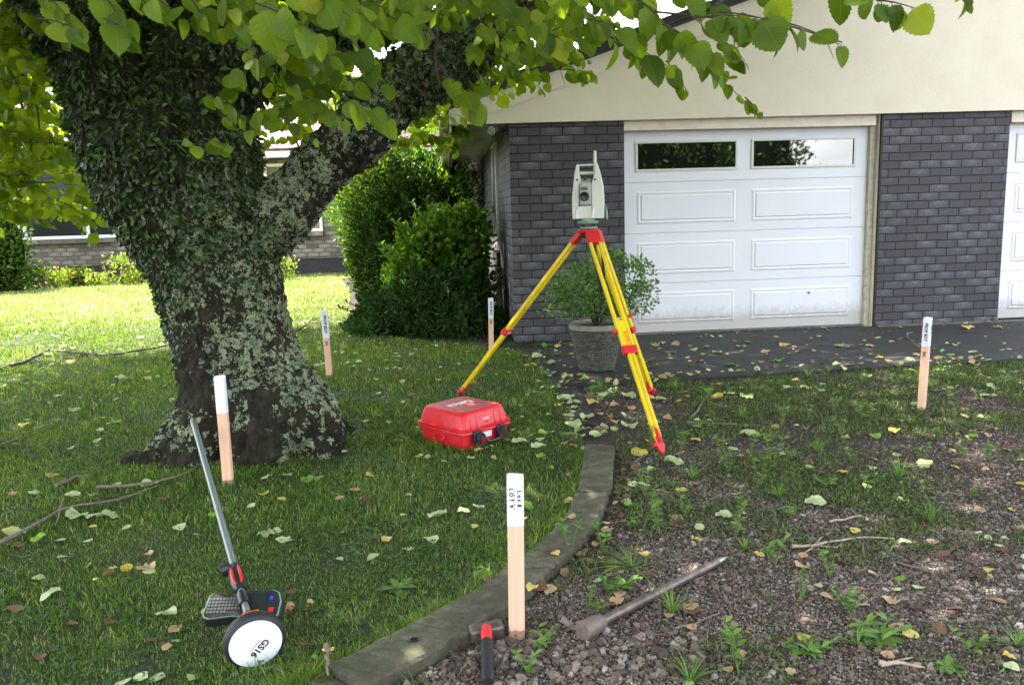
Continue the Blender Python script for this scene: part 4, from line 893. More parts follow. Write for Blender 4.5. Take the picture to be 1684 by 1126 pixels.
# ------------------------------------------------------------------ gravel, soil crumbs and moss right of the kerb
kerb_out = [tuple(G(x, y, .05)[:2] + np.array([.02, -.01])) for x, y in outer]
gr_poly = [(-.75, 1.6)] + kerb_out + [tuple(G(x, y)[:2]) for x, y in [(1000, 700), (960, 640), (940, 634), (1100, 626), (1300, 613), (1500, 602), (1684, 592)]] + [(9, 8.6), (9, 1.6)]
ico_v = []; ico_f = None
bm = bmesh.new(); bmesh.ops.create_icosphere(bm, subdivisions=1, radius=1); ico = np.array([v.co[:] for v in bm.verts]); ico_f = np.array([[v.index for v in f.verts] for f in bm.faces]); bm.free()
bm = bmesh.new(); bmesh.ops.create_icosphere(bm, subdivisions=2, radius=1); ico2 = np.array([v.co[:] for v in bm.verts]); ico2_f = np.array([[v.index for v in f.verts] for f in bm.faces]); bm.free()
def stones(P, r, name, mat='stone', base=ico, bf=ico_f, z=None, kind='stuff'):
    n = len(P); k = len(base); jit = 1 + rng.uniform(-.28, .28, (n, k)); sc = rng.uniform(.6, 1.1, (n, 3)); sc[:, 2] *= .75
    a = rng.uniform(0, 6.28, n); ca, sa = np.cos(a), np.sin(a); v = base[None] * jit[..., None] * sc[:, None]
    # tilt
    x = v[..., 0] * ca[:, None] - v[..., 1] * sa[:, None]; y = v[..., 0] * sa[:, None] + v[..., 1] * ca[:, None]; zz = v[..., 2] + x * rng.uniform(-.3, .3, (n, 1))
    V = np.stack([x, y, zz], -1) * r[:, None, None]; zc = r * .35 if z is None else z
    V += np.concatenate([P, zc[:, None]], 1)[:, None]
    T = bf[None] + (np.arange(n) * k)[:, None, None]
    return trimesh(name, V.reshape(-1, 3), T.reshape(-1, 3), M[mat], None, False, kind, {'rnd': np.repeat(rng.random(n), k)})
def gscat(y0, y1, dens, fn, xmax=6):
    n = int((xmax + .9) * (y1 - y0) * dens); P = np.stack([rng.uniform(-.9, xmax, n), rng.uniform(y0, y1, n)], 1); P = P[inpoly(P, gr_poly)]; P = P[np.abs(P[:, 0]) < .70 * P[:, 1] + .3]
    return P[rng.random(len(P)) < fn(P)]
def gd(P):  # gravel shows most near the camera and to the right
    g = 1.15 - .30 * np.maximum(0, P[:, 1] - 2.3 - .28 * np.maximum(P[:, 0], 0)); g += .9 * (vnoise(P[:, 0], P[:, 1], .45, 6) - .5); return np.clip(g, .04, 1)
for (y0, y1, dn, ra, rb) in [(1.7, 3.3, 19000, .0025, .0065), (3.3, 4.6, 11000, .003, .0075), (4.6, 7, 2600, .004, .009)]:
    P = gscat(y0, y1, dn, gd); print('gravel', len(P)); stones(P, rng.uniform(ra, rb, len(P)), 'gravel')
P = gscat(1.7, 4.6, 330, gd); stones(P, rng.uniform(.008, .015, len(P)), 'gravel', base=ico2, bf=ico2_f)
# the coarse heap of stones by the hammer and the stake
c0 = G(960, 1075)[:2]; P = c0 + rng.normal(size=(330, 2)) * np.array([.26, .10]); c1 = G(760, 1080)[:2]; P = np.concatenate([P, c1 + rng.normal(size=(50, 2)) * np.array([.08, .05])]); P = P[inpoly(P, gr_poly)]
stones(P, rng.uniform(.010, .020, len(P)), 'coarse_gravel', base=ico2, bf=ico2_f)
# moss and low ground cover
def md_(P):
    g = .27 + .07 * (P[:, 1] - 2.6) + 1.5 * (vnoise(P[:, 0], P[:, 1], .38, 8) - .52) + .5 * (vnoise(P[:, 0], P[:, 1], .09, 3) - .5); g = np.where((P[:, 1] < 3.1) & (P[:, 0] > .9), g - .45, g); return np.clip(g, 0, 1)
P = gscat(1.8, 4.4, 11000, md_); P2 = gscat(4.4, 8.2, 5200, md_); P = np.concatenate([P, P2]); n = len(P); print('moss', n)
lb = LB(); lb.add(leaves(np.concatenate([P, rng.uniform(0, .012, (n, 1))], 1), rdir(n) * .7 + [0, 0, .8], rdir(n), rng.uniform(.008, .020, n) * (1 + .12 * np.maximum(0, P[:, 1] - 3)), T_TINY)); lb.build('ground_cover', M['moss'], None, False, 'stuff')
P = gscat(1.8, 4.4, 2200, lambda P: np.clip(md_(P) - .2, 0, 1)); P2 = gscat(4.4, 8.2, 1500, lambda P: np.clip(md_(P) - .12 + .12 * (P[:, 1] > 5.9), 0, 1)); P = np.concatenate([P, P2]); blades(P, rng.uniform(.015, .05, len(P)), rng.uniform(.002, .005, len(P)), 'weed', 'sparse_grass', 1.2)
# bark crumbs and leaf litter flecks
P = gscat(1.8, 7.5, 1300, lambda P: np.full(len(P), .8)); n = len(P); lb = LB(); lb.add(leaves(np.concatenate([P, rng.uniform(.004, .014, (n, 1))], 1), rdir(n) + [0, 0, .0], rdir(n) * .5 + [0, 0, 1], rng.uniform(.008, .024, n), T_TINY)); lb.build('leaf_litter', M['fallen_brown'], None, False, 'stuff')
# bed soil litter under the shrubs
P = np.stack([rng.uniform(-2.6, .4, 5000), rng.uniform(8.3, 10.2, 5000)], 1); P = P[~inpoly(P, lawn_poly)]; n = len(P); lb = LB(); lb.add(leaves(np.concatenate([P, rng.uniform(.004, .02, (n, 1))], 1), rdir(n) * .8 + [0, 0, .3], rdir(n) * .5 + [0, 0, 1], rng.uniform(.02, .05, n), T_LANCE)); lb.build('bed_ground_cover', M['conifer'], None, False, 'stuff')
# ------------------------------------------------------------------ lettering
def text(name, s, size, M4, m, parent, world=True, shear=0.0, offset=0.0, spacing=1.0, thick=.0006, line=1.0):
    cu = bpy.data.curves.new('tmp', 'FONT'); cu.body = s; cu.size = size; cu.shear = shear; cu.offset = offset; cu.space_character = spacing; cu.space_line = line
    cu.extrude = thick; cu.resolution_u = 3; cu.align_x = 'CENTER'; cu.align_y = 'CENTER'
    o = bpy.data.objects.new('tmp', cu); C.objects.link(o); bpy.context.view_layer.update()
    me = bpy.data.meshes.new_from_object(o.evaluated_get(bpy.context.evaluated_depsgraph_get())); bpy.data.objects.remove(o); bpy.data.curves.remove(cu)
    me.transform(M4); me.name = name; me.materials.clear(); me.materials.append(m)
    return link(name, me, parent, world)
def frame(o, x, y, z=None):
    """4x4 from an origin and two in-plane directions"""
    x = Vector(x).normalized(); y = Vector(y); y = (y - x * y.dot(x)).normalized(); z = x.cross(y)
    return Matrix(((x.x, y.x, z.x, o[0]), (x.y, y.y, z.y, o[1]), (x.z, y.z, z.z, o[2]), (0, 0, 0, 1)))

# ------------------------------------------------------------------ survey pegs
def peg(label, base_px, top_px, w=.050, d=.045, rz=0, white=.30, texts=(), ink='ink', depth=None):
    g0 = G(*base_px); t_ = AT(top_px[0], top_px[1], g0[1]); L = t_[2]; lean = (t_[0] - g0[0]) / L
    t = thing('survey_peg', label, 'peg', (g0[0], g0[1], 0), 0, 'white topped survey pegs')
    R = Matrix.Rotation(rz, 3, 'Z'); sh = Matrix(((1, 0, lean), (0, 1, 0), (0, 0, 1)))
    ch = .004
    def seg(z0, z1, tp=False, grow=0):
        b = MB(); a, c = w / 2 + grow, d / 2 + grow
        pl = [(-a + ch, -c), (a - ch, -c), (a, -c + ch), (a, c - ch), (a - ch, c), (-a + ch, c), (-a, c - ch), (-a, -c + ch)]
        vs = [sh @ (R @ Vector((x, y, z0))) for x, y in pl] + [sh @ (R @ Vector((x, y, z1 - (.004 if tp else 0)))) for x, y in pl]
        n = 8; fs = [tuple(range(8))[::-1]] + [(i, (i + 1) % n, (i + 1) % n + n, i + n) for i in range(n)]
        if tp:
            vs += [sh @ (R @ Vector((x * random.uniform(.78, .95), y * random.uniform(.78, .95), z1 + random.uniform(-.004, .001)))) for x, y in pl]; fs += [(i + n, (i + 1) % n + n, (i + 1) % n + 2 * n, i + 2 * n) for i in range(n)]; fs.append(tuple(range(16, 24)))
        else: fs.append(tuple(range(8, 16)))
        b.add(vs, fs); return b
    zs_ = L * (1 - white)
    seg(-.04, zs_ + .002).build('timber', M['pine'], t)
    wt_ = seg(zs_, L, True, .0006).build('painted_top', M['white_peg_paint'] if 'white_peg_paint' in M else M['peg_white'], t)
    for (s, size, dx, zf, side) in texts:
        # written along the peg, reading downwards
        zc = L * zf; off = -d / 2 - .0016
        if side == 'front': o = sh @ (R @ Vector((dx, off, zc))); ydir = R @ Vector((1, 0, 0))
        else: o = sh @ (R @ Vector((w / 2 + .0016, dx, zc))); ydir = R @ Vector((0, 1, 0))
        text('lettering', s, size, frame(o, Vector((-lean, 0, -1)), ydir), M[ink], t, False, offset=.0006 * size / .02)
    return t
peg('nearest survey peg, its white top marked with two lot numbers, beside the hammer', (850, 1047), (847, 780), .0535, .04, 0, .295,
    [('L o t  8', .0185, .0125, .868, 'front'), ('L O T  9', .0185, -.0135, .875, 'front'), ("-  -  -  -  -", .017, -.001, .862, 'front')])
peg('blank white topped survey peg standing close in front of the tree trunk beside the pole', (376, 797), (361, 618), .052, .04, .05, .33)
peg('survey peg marked PROP BDY standing alone on the lawn right of the trunk', (542, 622), (533, 510), .052, .04, .0, .40, [('PROP BDY', .034, .004, .80, 'front'), ('5m', .030, .004, .52, 'front')])
peg('survey peg marked PROP BDY in front of the junipers beside the slanting tripod leg', (808, 580), (807, 490), .05, .04, .0, .36, [('PROP BDY', .030, .002, .82, 'front'), ('2m', .030, .002, .57, 'front')])
peg('survey peg standing in the weeds at the driveway edge, two sides showing', (1515, 676), (1526, 522), .046, .044, rad(-42), .30, [('PROP BDY', .026, .0, .85, 'front'), ('2m', .026, .0, .62, 'front'), ('LOT 9', .022, .0, .88, 'side')])

# ------------------------------------------------------------------ red instrument case
cs = thing('instrument_case', 'closed red plastic instrument case with black handle lying on the lawn under the tripod', 'case', (-.315, 4.965, 0), rad(45.6))
def rrect(a, c, r, n=4):
    out = []
    for (sx, sy, a0) in ((1, -1, -90), (1, 1, 0), (-1, 1, 90), (-1, -1, 180)):
        for k_ in range(n + 1):
            an = rad(a0 + 90 * k_ / n); out.append((sx * (a - r) + r * math.cos(an), sy * (c - r) + r * math.sin(an)))
    return out
def loft(secs, n=None, name=None, m=None, parent=None, **k):
    """secs: list of (half x, half y, corner radius, z, cx, cy)"""
    b = MB(); rings = []
    for (a, c, r, z, cx, cy) in secs: rings.append([(x + cx, y + cy, z) for x, y in rrect(a, c, r)])
    L = len(rings[0]); V = [p for r in rings for p in r]; F = [tuple(range(L))[::-1], tuple((len(rings) - 1) * L + i for i in range(L))]
    for j in range(len(rings) - 1): F += [(j * L + i, j * L + (i + 1) % L, (j + 1) * L + (i + 1) % L, (j + 1) * L + i) for i in range(L)]
    b.add(V, F); return b.build(name, m, parent, **k)
loft([(.182, .192, .035, .004, 0, 0), (.186, .197, .035, .012, 0, 0), (.194, .207, .035, .098, 0, 0), (.197, .210, .035, .100, 0, 0)], name='lower_shell', m=M['red_case'], parent=cs, smooth=True)
loft([(.206, .220, .040, .1005, 0, 0), (.208, .222, .04, .103, 0, 0), (.208, .222, .040, .112, 0, 0), (.206, .220, .04, .1155, 0, 0)], name='lower_rim', m=M['red_case'], parent=cs, smooth=True)
lid = loft([(.207, .221, .040, .1175, 0, 0), (.209, .223, .04, .120, 0, 0), (.209, .223, .040, .131, 0, 0), (.203, .217, .04, .134, 0, 0), (.196, .210, .04, .135, 0, 0), (.180, .194, .04, .205, 0, 0), (.172, .186, .04, .219, 0, 0), (.158, .172, .035, .229, 0, 0)], name='lid', m=M['red_case'], parent=cs, smooth=True)
loft([(.146, .160, .02, .2285, 0, 0), (.146, .160, .02, .2305, 0, 0), (.143, .157, .02, .2312, 0, 0)], name='top_panel', m=M['red_lid'], parent=lid)
text('logo_lettering', 'Leica', .098, Matrix.Translation((.0, .02, .2318)) @ Matrix.Rotation(math.pi, 4, 'Z') @ Matrix.Diagonal((1, .95, 1, 1)), M['white_mark'], lid, False, shear=.28, offset=.0012)
for (x0, x1) in ((-.135, -.115), (-.085, -.065), (.065, .085), (.115, .135)):   # moulded ribs over the latches
    b = MB(); b.prism([(-.221, .118), (-.208, .118), (-.190, .205), (-.196, .207), (-.212, .15), (-.226, .135)], x0, x1, 'x'); b.build('rib', M['red_case'], lid, bevel=.003)
for xs in (-.10, .10):
    b = MB(); b.bb((xs - .032, -.238, .045), (xs + .032, -.2125, .118)); lt_ = b.build('latch', M['black'], cs, bevel=.005)
    b = MB(); b.bb((xs - .020, -.247, .06), (xs + .020, -.2385, .105)); b.bb((xs - .024, -.243, .036), (xs + .024, -.222, .052)); b.build('latch_lever', M['rubber'], lt_, bevel=.003)
b = MB(); b.tube([(-.062, -.215, .092), (-.062, -.245, .088), (-.060, -.262, .062), (-.048, -.27, .050), (0, -.272, .048), (.048, -.27, .050), (.060, -.262, .062), (.062, -.245, .088), (.062, -.215, .092)], [.009, .009, .009, .010, .012, .010, .009, .009, .009], 10); b.build('handle', M['black'], cs, smooth=True)
b = MB(); b.bb((-.034, -.2125, .06), (.034, -.2095, .094)); b.build('label_plate', M['white_mark'], cs)
b = MB(); b.bb((-.052, -.2095, .02), (.052, -.2005, .099)); b.build('latch_plate', M['red_case'], cs, bevel=.003)
text('small_lettering', 'GNSS', .022, Matrix.Translation((.0, -.2015, .172)) @ Matrix.Rotation(rad(76), 4, 'X'), M['white_mark'], lid, False)
for xs in (-.010, .010):
    b = MB(); b.lathe([(.006, 0), (.006, .003), (.001, .0032)], 10, Matrix.Rotation(rad(90), 3, 'X'), (xs, -.2035, .152)); b.build('vent_plug', M['black'], lid)
for sy in (-1, 1):
    b = MB(); b.tube([(-.205 * 1, sy * .05, .08), (-.216, sy * .045, .06), (-.214, sy * .02, .045)], .004, 6); b.build('side_clip', M['red_case'], cs)

# ------------------------------------------------------------------ tripod
TX, TY, TZ = .545, 5.62, 1.262
feet = {'a': (G(1091, 748)), 'b': (G(752, 652)), 'c': (G(1074, 650))}
tp = thing('survey_tripod', 'yellow and red survey tripod standing over the red case', 'tripod', (TX, TY, 0))
b = MB()
hv = []
for ang_ in (90 + 180, 30 + 180, 150 + 180): pass
b.lathe([(.072, TZ - .018), (.078, TZ - .012), (.078, TZ + .004), (.07, TZ + .008), (.03, TZ + .008)], 32, c=(TX, TY, 0)); b.build('head_plate', M['red'], tp, True, smooth=True)
b = MB(); b.lathe([(.03, TZ - .055), (.034, TZ - .05), (.034, TZ - .019), (.02, TZ - .0185)], 20, c=(TX, TY, 0)); b.build('centre_screw', M['black'], tp, True, smooth=True)
for key, ft in feet.items():
    ft = Vector(ft); hd = Vector((ft.x - TX, ft.y - TY, 0)).normalized(); sdv = hd.cross(Vector((0, 0, 1))).normalized()
    top = Vector((TX, TY, TZ - .035)) + hd * .072; ax = (ft - top); L = ax.length; ax.normalize(); nrm = sdv.cross(ax).normalized()
    leg = None
    def P_(t, s=0, n=0): return top + ax * (t * L) + sdv * s + nrm * n
    def bar(t0, t1, s, wid, th, n=0, s1=None):
        b = MB(); s1 = s if s1 is None else s1; vs = []
        for (t, ss) in ((t0, s), (t1, s1)):
            for (a, c) in ((-1, -1), (1, -1), (1, 1), (-1, 1)): vs.append(P_(t, ss + a * wid / 2, n + c * th / 2))
        b.add(vs, [(3, 2, 1, 0), (4, 5, 6, 7), (0, 1, 5, 4), (1, 2, 6, 5), (2, 3, 7, 6), (3, 0, 4, 7)]); return b
    # upper frame: two rails
    lg = bar(.04, .56, -.033, .021, .026, 0, -.030).build('leg', M['yellow'], tp, True, bevel=.004)
    bar(.04, .56, .033, .021, .026, 0, .030).build('rail', M['yellow'], lg, True, bevel=.004)
    bar(.415, .97, 0, .040, .022).build('extension', M['yellow'], lg, True, bevel=.003)
    bar(.58, .925, 0, .016, .0245).build('groove', M['yellow_dark'], lg, True, bevel=.002)
    bar(.57, .93, -.017, .009, .0285).build('edge_rib', M['yellow'], lg, True, bevel=.002); bar(.57, .93, .017, .009, .0285).build('edge_rib', M['yellow'], lg, True, bevel=.002)
    bar(.545, .580, 0, .092, .040).build('clamp_band', M['red'], lg, True, bevel=.004)
    bar(-.02, .042, 0, .092, .038).build('hinge', M['red'], lg, True, bevel=.006)
    b = MB(); b.tube([P_(.475, .050, 0), P_(.475, .072, 0)], [.016, .013], 12); b.build('clamp_knob', M['red'], lg, True, smooth=True)
    b = MB(); p0_ = P_(.425, 0, .0135 if nrm.dot(Vector(CAM) - top) > 0 else -.0135); b.tube([p0_, p0_ + nrm * (.003 if nrm.dot(Vector(CAM) - top) > 0 else -.003)], .008, 10); b.build('bolt', M['steel'], lg, True)
    b = MB(); b.tube([P_(.90), P_(.955), P_(.958), P_(.985), P_(1.0)], [.020, .022, .026, .020, .006], 12); fo = b.build('foot', M['red'], lg, True, smooth=True)
    b = MB(); b.tube([P_(.962, -.02, 0), P_(.958, .042, 0)], [.012, .012], 8); b.build('tread_lug', M['red'], fo, True)
    sgn = 1 if nrm.dot(Vector(CAM) - P_(.5)) > 0 else -1
    if key == 'a': text('logo_lettering', 'Leica', .050, frame(P_(.515, .0, sgn * .0225), -ax, (Vector((-1, 0, 0)))), M['orange_print'], lg, True, shear=.2)
    if key == 'b': text('logo_lettering', 'Leica', .026, frame(P_(.5625, 0, sgn * .0232), sdv if sdv.x > 0 else -sdv, -ax), M['white_mark'], lg, True, shear=.2)
b = MB(); b.tube([(TX + .03, TY - .03, TZ - .05), (TX + .045, TY - .045, TZ - .22), (TX + .075, TY - .07, TZ - .42), (TX + .09, TY - .09, TZ - .30), (TX + .075, TY - .06, TZ - .06)], [.011, .013, .012, .010, .008], 6); b.build('carry_strap', M['strap_black'], tp, True)

# ------------------------------------------------------------------ total station on the tripod
ZI = TZ + .010
ts = thing('total_station', 'light grey total station with carry handle on top of the yellow tripod', 'survey instrument', (TX, TY, ZI), rad(-6))
b = MB(); b.lathe([(.058, 0), (.062, .003), (.062, .010), (.058, .013)], 3 * 8); tr = b.build('tribrach', M['mint'], ts, smooth=True)
for a in (30, 150, 270):
    b = MB(); x, y = .046 * math.cos(rad(a)), .046 * math.sin(rad(a)); b.lathe([(.008, .0135), (.015, .015), (.015, .030), (.008, .032), (.007, .0345)], 14, c=(x, y, 0)); b.build('foot_screw', M['black'], tr, smooth=True)
b = MB(); b.lathe([(.064, .035), (.066, .037), (.066, .053), (.06, .056)], 24); b.bb((-.072, -.02, .038), (-.05, .02, .052)); b.build('upper_plate', M['mint'], tr, smooth=True)
b = MB(); b.lathe([(.045, .0565), (.045, .066)], 24); b.build('collar', M['instrument'], ts, smooth=True)
def c1(x, z): return ((x - 420) * .000666, (750 - z) * .000666 + .066)
Lp = [c1(*p) for p in [(258, 748), (256, 600), (258, 520), (274, 400), (285, 290), (309, 207), (333, 203), (333, 300), (352, 352), (330, 430), (330, 610), (300, 640), (290, 748)]]
Rp = [c1(*p) for p in [(475, 748), (452, 610), (452, 400), (475, 345), (484, 300), (484, 203), (515, 197), (545, 290), (575, 430), (582, 560), (578, 748)]]
b = MB(); b.prism(Lp, -.068, .068, 'y'); bdy = b.build('left_standard', M['instrument'], ts, bevel=.007, seg=3)
b = MB(); b.prism(Rp, -.068, .068, 'y'); b.build('right_standard', M['instrument'], ts, bevel=.007, seg=3)
b = MB(); b.prism([c1(*p) for p in [(288, 746), (302, 636), (331, 618), (451, 618), (474, 746)]], -.060, .060, 'y'); b.build('lower_housing', M['instrument'], ts, bevel=.004)
b = MB(); b.prism([c1(*p) for p in [(288, 745), (300, 640), (322, 690), (330, 745)]], -.0735, -.0600, 'y'); b.build('front_fin', M['white_door'], ts, bevel=.002)
b = MB(); b.prism([c1(*p) for p in [(447, 745), (462, 650), (480, 620), (478, 745)]], -.0735, -.0685, 'y'); b.build('front_fin', M['white_door'], ts, bevel=.002)
# telescope
b = MB(); b.prism([(-.082, .160), (.06, .160), (.062, .325), (-.02, .336), (-.082, .300)], c1(336, 0)[0], c1(448, 0)[0], 'x'); tel = b.build('telescope', M['instrument_dark'], ts, bevel=.008, seg=3)
cx = c1(382, 0)[0]; zc = c1(0, 525)[1]
b = MB(); b.lathe([(.031, 0), (.032, .004), (.030, .012), (.026, .014), (.025, .004), (.001, .003)], 28, Matrix.Rotation(rad(90), 3, 'X'), (cx, -.0815, zc)); b.build('lens', M['lens'], tel, smooth=True)
zc2 = c1(0, 447)[1]; b = MB(); b.bb((cx - .022, -.0865, zc2 - .010), (cx + .020, -.0825, zc2 + .011)); b.build('sensor_window', M['screen'], tel, bevel=.002)
b = MB(); b.bb((cx - .004, -.05, .322), (cx + .014, .02, .346)); b.build('sight', M['black'], tel, bevel=.003)
# handle
def hz(z): return c1(0, z)[1]
b = MB(); b.bb((c1(322, 0)[0], -.014, hz(222)), (c1(500, 0)[0], .014, hz(202))); b.build('handle', M['instrument'], ts, bevel=.005)
b = MB(); b.bb((c1(334, 0)[0], -.030, hz(306)), (c1(488, 0)[0], .030, hz(276))); b.build('handle_bridge', M['instrument'], ts, bevel=.005)
b = MB(); b.tube([(c1(492, 0)[0], -.02, hz(340)), (c1(492, 0)[0], -.02, hz(140)), (c1(492, 0)[0], -.02, hz(78)), (c1(492, 0)[0], -.02, hz(74))], [.0115, .0108, .0095, .006], 16); b.build('antenna', M['instrument'], ts, smooth=True)
for (x, z, r, l_) in ((585, 533, .016, .03), (580, 655, .009, .02)):
    b = MB(); b.lathe([(r * .9, 0), (r, .002), (r, l_ * .8), (r * .8, l_)], 18, Matrix.Rotation(rad(90), 3, 'Y'), (c1(x, 0)[0] - l_ * .65, -.02, hz(z))); b.build('drive_knob', M['black'], ts, smooth=True)
b = MB(); b.lathe([(.015, 0), (.016, .002), (.016, .014), (.012, .016)], 18, Matrix.Rotation(rad(-90), 3, 'Y'), (c1(262, 0)[0], -.01, hz(718))); b.build('drive_knob', M['black'], ts, smooth=True)
for x in (312, 492):
    b = MB(); b.lathe([(.007, 0), (.007, .004), (.001, .0045)], 12, Matrix.Rotation(rad(90), 3, 'X'), (c1(x, 0)[0], -.0665, hz(360))); b.build('screw_cap', M['black'], ts)
b = MB(); b.prism([c1(*p) for p in [(590, 610), (600, 622), (618, 700), (618, 752), (604, 762), (596, 740)]], -.055, .055, 'y'); b.build('side_keyboard', M['mint'], ts, bevel=.003)

# ------------------------------------------------------------------ receiver pole lying on the lawn
dc = Vector(AT(419, 1052, 2.405)); tip = Vector(AT(316, 686, 4.30)); axp = (tip - dc).normalized()
pole = thing('receiver_pole', 'long grey ranging pole with round white receiver and handheld controller lying against the tree', 'survey pole', (dc.x, dc.y, 0))
def PL(t): return dc + axp * t
Rp_ = rotto(-axp)
Ltot = (tip - dc).length
b = MB(); b.tube([PL(.10), PL(.55), PL(Ltot - .16), PL(Ltot - .15), PL(Ltot - .06), PL(Ltot)], [.0115, .014, .0145, .0175, .016, .002], 14); b.build('pole', M['galv'], pole, True, smooth=True)
Tm = Matrix.Translation(dc) @ Rp_.to_4x4()
b = MB(); b.lathe([(.05, -.055), (.075, -.042), (.092, -.022), (.0955, -.008), (.0955, .006), (.090, .016), (.081, .020), (.081, .016)], 48, Rp_, dc); rc = b.build('receiver_body', M['rubber'], pole, True, smooth=True)
b = MB(); b.lathe([(.082, .017), (.081, .0215), (.070, .0245), (.045, .0265), (.02, .0272), (.001, .0274)], 48, Rp_, dc); b.build('receiver_cover', M['disc_white'], rc, True, smooth=True)
def up_on_disc(o2x, o2y):  # picture directions laid on to the cover
    n_ = -axp; x_ = Vector(RT) - n_ * n_.dot(Vector(RT)); x_.normalize(); y_ = n_.cross(x_); return x_, y_, n_
x_, y_, n_ = up_on_disc(0, 0)
a_ = rad(-138); tx = x_ * math.cos(a_) + y_ * math.sin(a_); ty = -x_ * math.sin(a_) + y_ * math.cos(a_)
o_ = dc + n_ * .0276 + x_ * .010 + y_ * -.014
text('lettering', 'GS16', .031, frame(o_ + ty * .0, tx, ty), M['ink'], rc, True, offset=.0008)
text('lettering', '------', .024, frame(o_ - ty * .016, tx, ty), M['redmark'], rc, True, offset=.0012)
b = MB(); b.tube([PL(.03), PL(.055), PL(.10), PL(.135), PL(.15)], [.046, .044, .040, .022, .016], 20); b.build('adapter', M['black'], pole, True, smooth=True)
b = MB(); vs = []
for k_ in range(46):
    a = k_ * .9; vs.append(PL(.066 + .0006 * k_) + (Rp_ @ Vector((math.cos(a), math.sin(a), 0))) * (.0455 + .003 * random.random()))
b.tube(vs, [.004 + .003 * random.random() for _ in vs], 5); b.build('flagging_tape', M['orange'], pole, True)
# controller
n_up = Vector((.02, -.50, .86)).normalized(); lx = Vector((1, .06, -.06)); lx = (lx - n_up * lx.dot(n_up)).normalized(); ly = n_up.cross(lx)
cc0 = PL(.235) + Vector((-.002, 0, -.022)); 
def CF(x, y, z): return cc0 + lx * x + ly * y + n_up * z
outl = [(-.132, -.036), (-.126, .040), (-.115, .052), (-.085, .050), (-.055, .036), (-.030, .034), (.000, .050), (.02, .056), (.098, .056), (.122, .044), (.134, .010), (.132, -.046), (.118, -.058), (.030, -.058), (.0, -.046), (-.03, -.044), (-.11, -.052), (-.126, -.046)]
def plate(o2, z0, z1, name, m, parent, sc=1.0, bevel=.004):
    b = MB(); n = len(o2); vs = [CF(x * sc, y * sc, z0) for x, y in o2] + [CF(x * sc, y * sc, z1) for x, y in o2]; b.add(vs, [tuple(range(n))[::-1], tuple(range(n, 2 * n))] + [(i, (i + 1) % n, (i + 1) % n + n, i + n) for i in range(n)]); return b.build(name, m, parent, True, bevel=bevel)
ctl = plate(outl, -.034, .012, 'controller', M['rubber'], pole)
plate(outl, .0125, .0150, 'trim', M['mint'], ctl, .965, 0)
plate(outl, .0155, .0175, 'face_plate', M['black'], ctl, .93, 0)
plate([(.006, -.040), (.086, -.040), (.086, .040), (.006, .040)], .018, .0188, 'screen', M['screen'], ctl, 1, 0)
plate([(.088, .012), (.100, .012), (.100, .026), (.088, .026)], .0190, .0196, 'blue_symbol', M['blue_led'], ctl, 1, 0)
plate([(.092, -.034), (.110, -.034), (.110, -.018), (.092, -.018)], .0190, .0200, 'power_key', M['red'], ctl, 1, 0)
b = MB()
for i in range(10):
    for j in range(5):
        x, y = -.112 + i * .0115, -.028 + j * .0125
        if x > -.045 and abs(y) > .024: continue
        q = [CF(x + a * .0042, y + c * .0046, z) for z in (.018, .0205) for a, c in ((-1, -1), (1, -1), (1, 1), (-1, 1))]; b.add(q, [(3, 2, 1, 0), (4, 5, 6, 7), (0, 1, 5, 4), (1, 2, 6, 5), (2, 3, 7, 6), (3, 0, 4, 7)])
b.build('keypad', M['key'], ctl, True)
b = MB(); b.tube([PL(.21), PL(.24), PL(.28)], [.019, .022, .019], 14); hc = b.build('holder_clamp', M['black'], pole, True, smooth=True)
b = MB(); b.tube([PL(.30), PL(.33), PL(.42), PL(.46), PL(.475)], [.020, .030, .028, .026, .018], 14); gr_ = b.build('grip', M['black'], pole, True, smooth=True)
sdx = (Vector(CAM) - PL(.38)).normalized(); sdx = (sdx - axp * sdx.dot(axp)).normalized(); s2 = axp.cross(sdx)
for s in (-.014, .014):
    b = MB(); b.tube([PL(.315) + sdx * .024 + s2 * s * .6, PL(.34) + sdx * .0285 + s2 * s, PL(.40) + sdx * .0275 + s2 * s, PL(.435) + sdx * .022 + s2 * s], [.003, .0055, .006, .003], 8); b.build('red_stripe', M['red'], gr_, True, smooth=True)
b = MB(); kp = PL(.455) + s2 * (-.030 if (s2.x > 0) else .030) + sdx * .012; b.lathe([(.014, -.018), (.024, -.014), (.026, 0), (.024, .014), (.012, .018)], 9, rotto(s2), kp); b.build('clamp_knob', M['black'], pole, True, smooth=True)

# ------------------------------------------------------------------ club hammer and steel bar
hm = thing('club_hammer', 'short club hammer with red and black handle lying on gravel against the kerb', 'hammer', tuple(G(800, 1050)))
hc_ = Vector(G(801, 1053)) + Vector((0, 0, .034)); hx = Vector((.97, .22, .06)).normalized()
Rh = frame(hc_, hx, Vector((-.2, .95, .2))); R3 = Rh.to_3x3()
b = MB(); sec = rrect(.025, .025, .007, 2); n = len(sec); V = []
for (x, s) in ((-.056, .78), (-.052, .95), (-.036, 1.0), (-.028, .9), (.028, .9), (.036, 1.0), (.052, .95), (.056, .78)): V += [Rh @ Vector((x, y * s, z * s)) for y, z in sec]
b.add(V, [tuple(range(n))[::-1], tuple(range(7 * n, 8 * n))] + [(j * n + i, j * n + (i + 1) % n, (j + 1) * n + (i + 1) % n, (j + 1) * n + i) for j in range(7) for i in range(n)]); b.build('hammer_head', M['rust'], hm, True, smooth=True)
hd0 = hc_ + Vector((0, -.015, .020)); hd1 = Vector(G(803, 1135)) + Vector((0, 0, .028)); hv_ = (hd1 - hd0)
b = MB(); b.tube([hd0, hd0 + hv_ * .10, hd0 + hv_ * .28], [.017, .019, .0175], 14); b.build('red_collar', M['red'], hm, True, smooth=True)
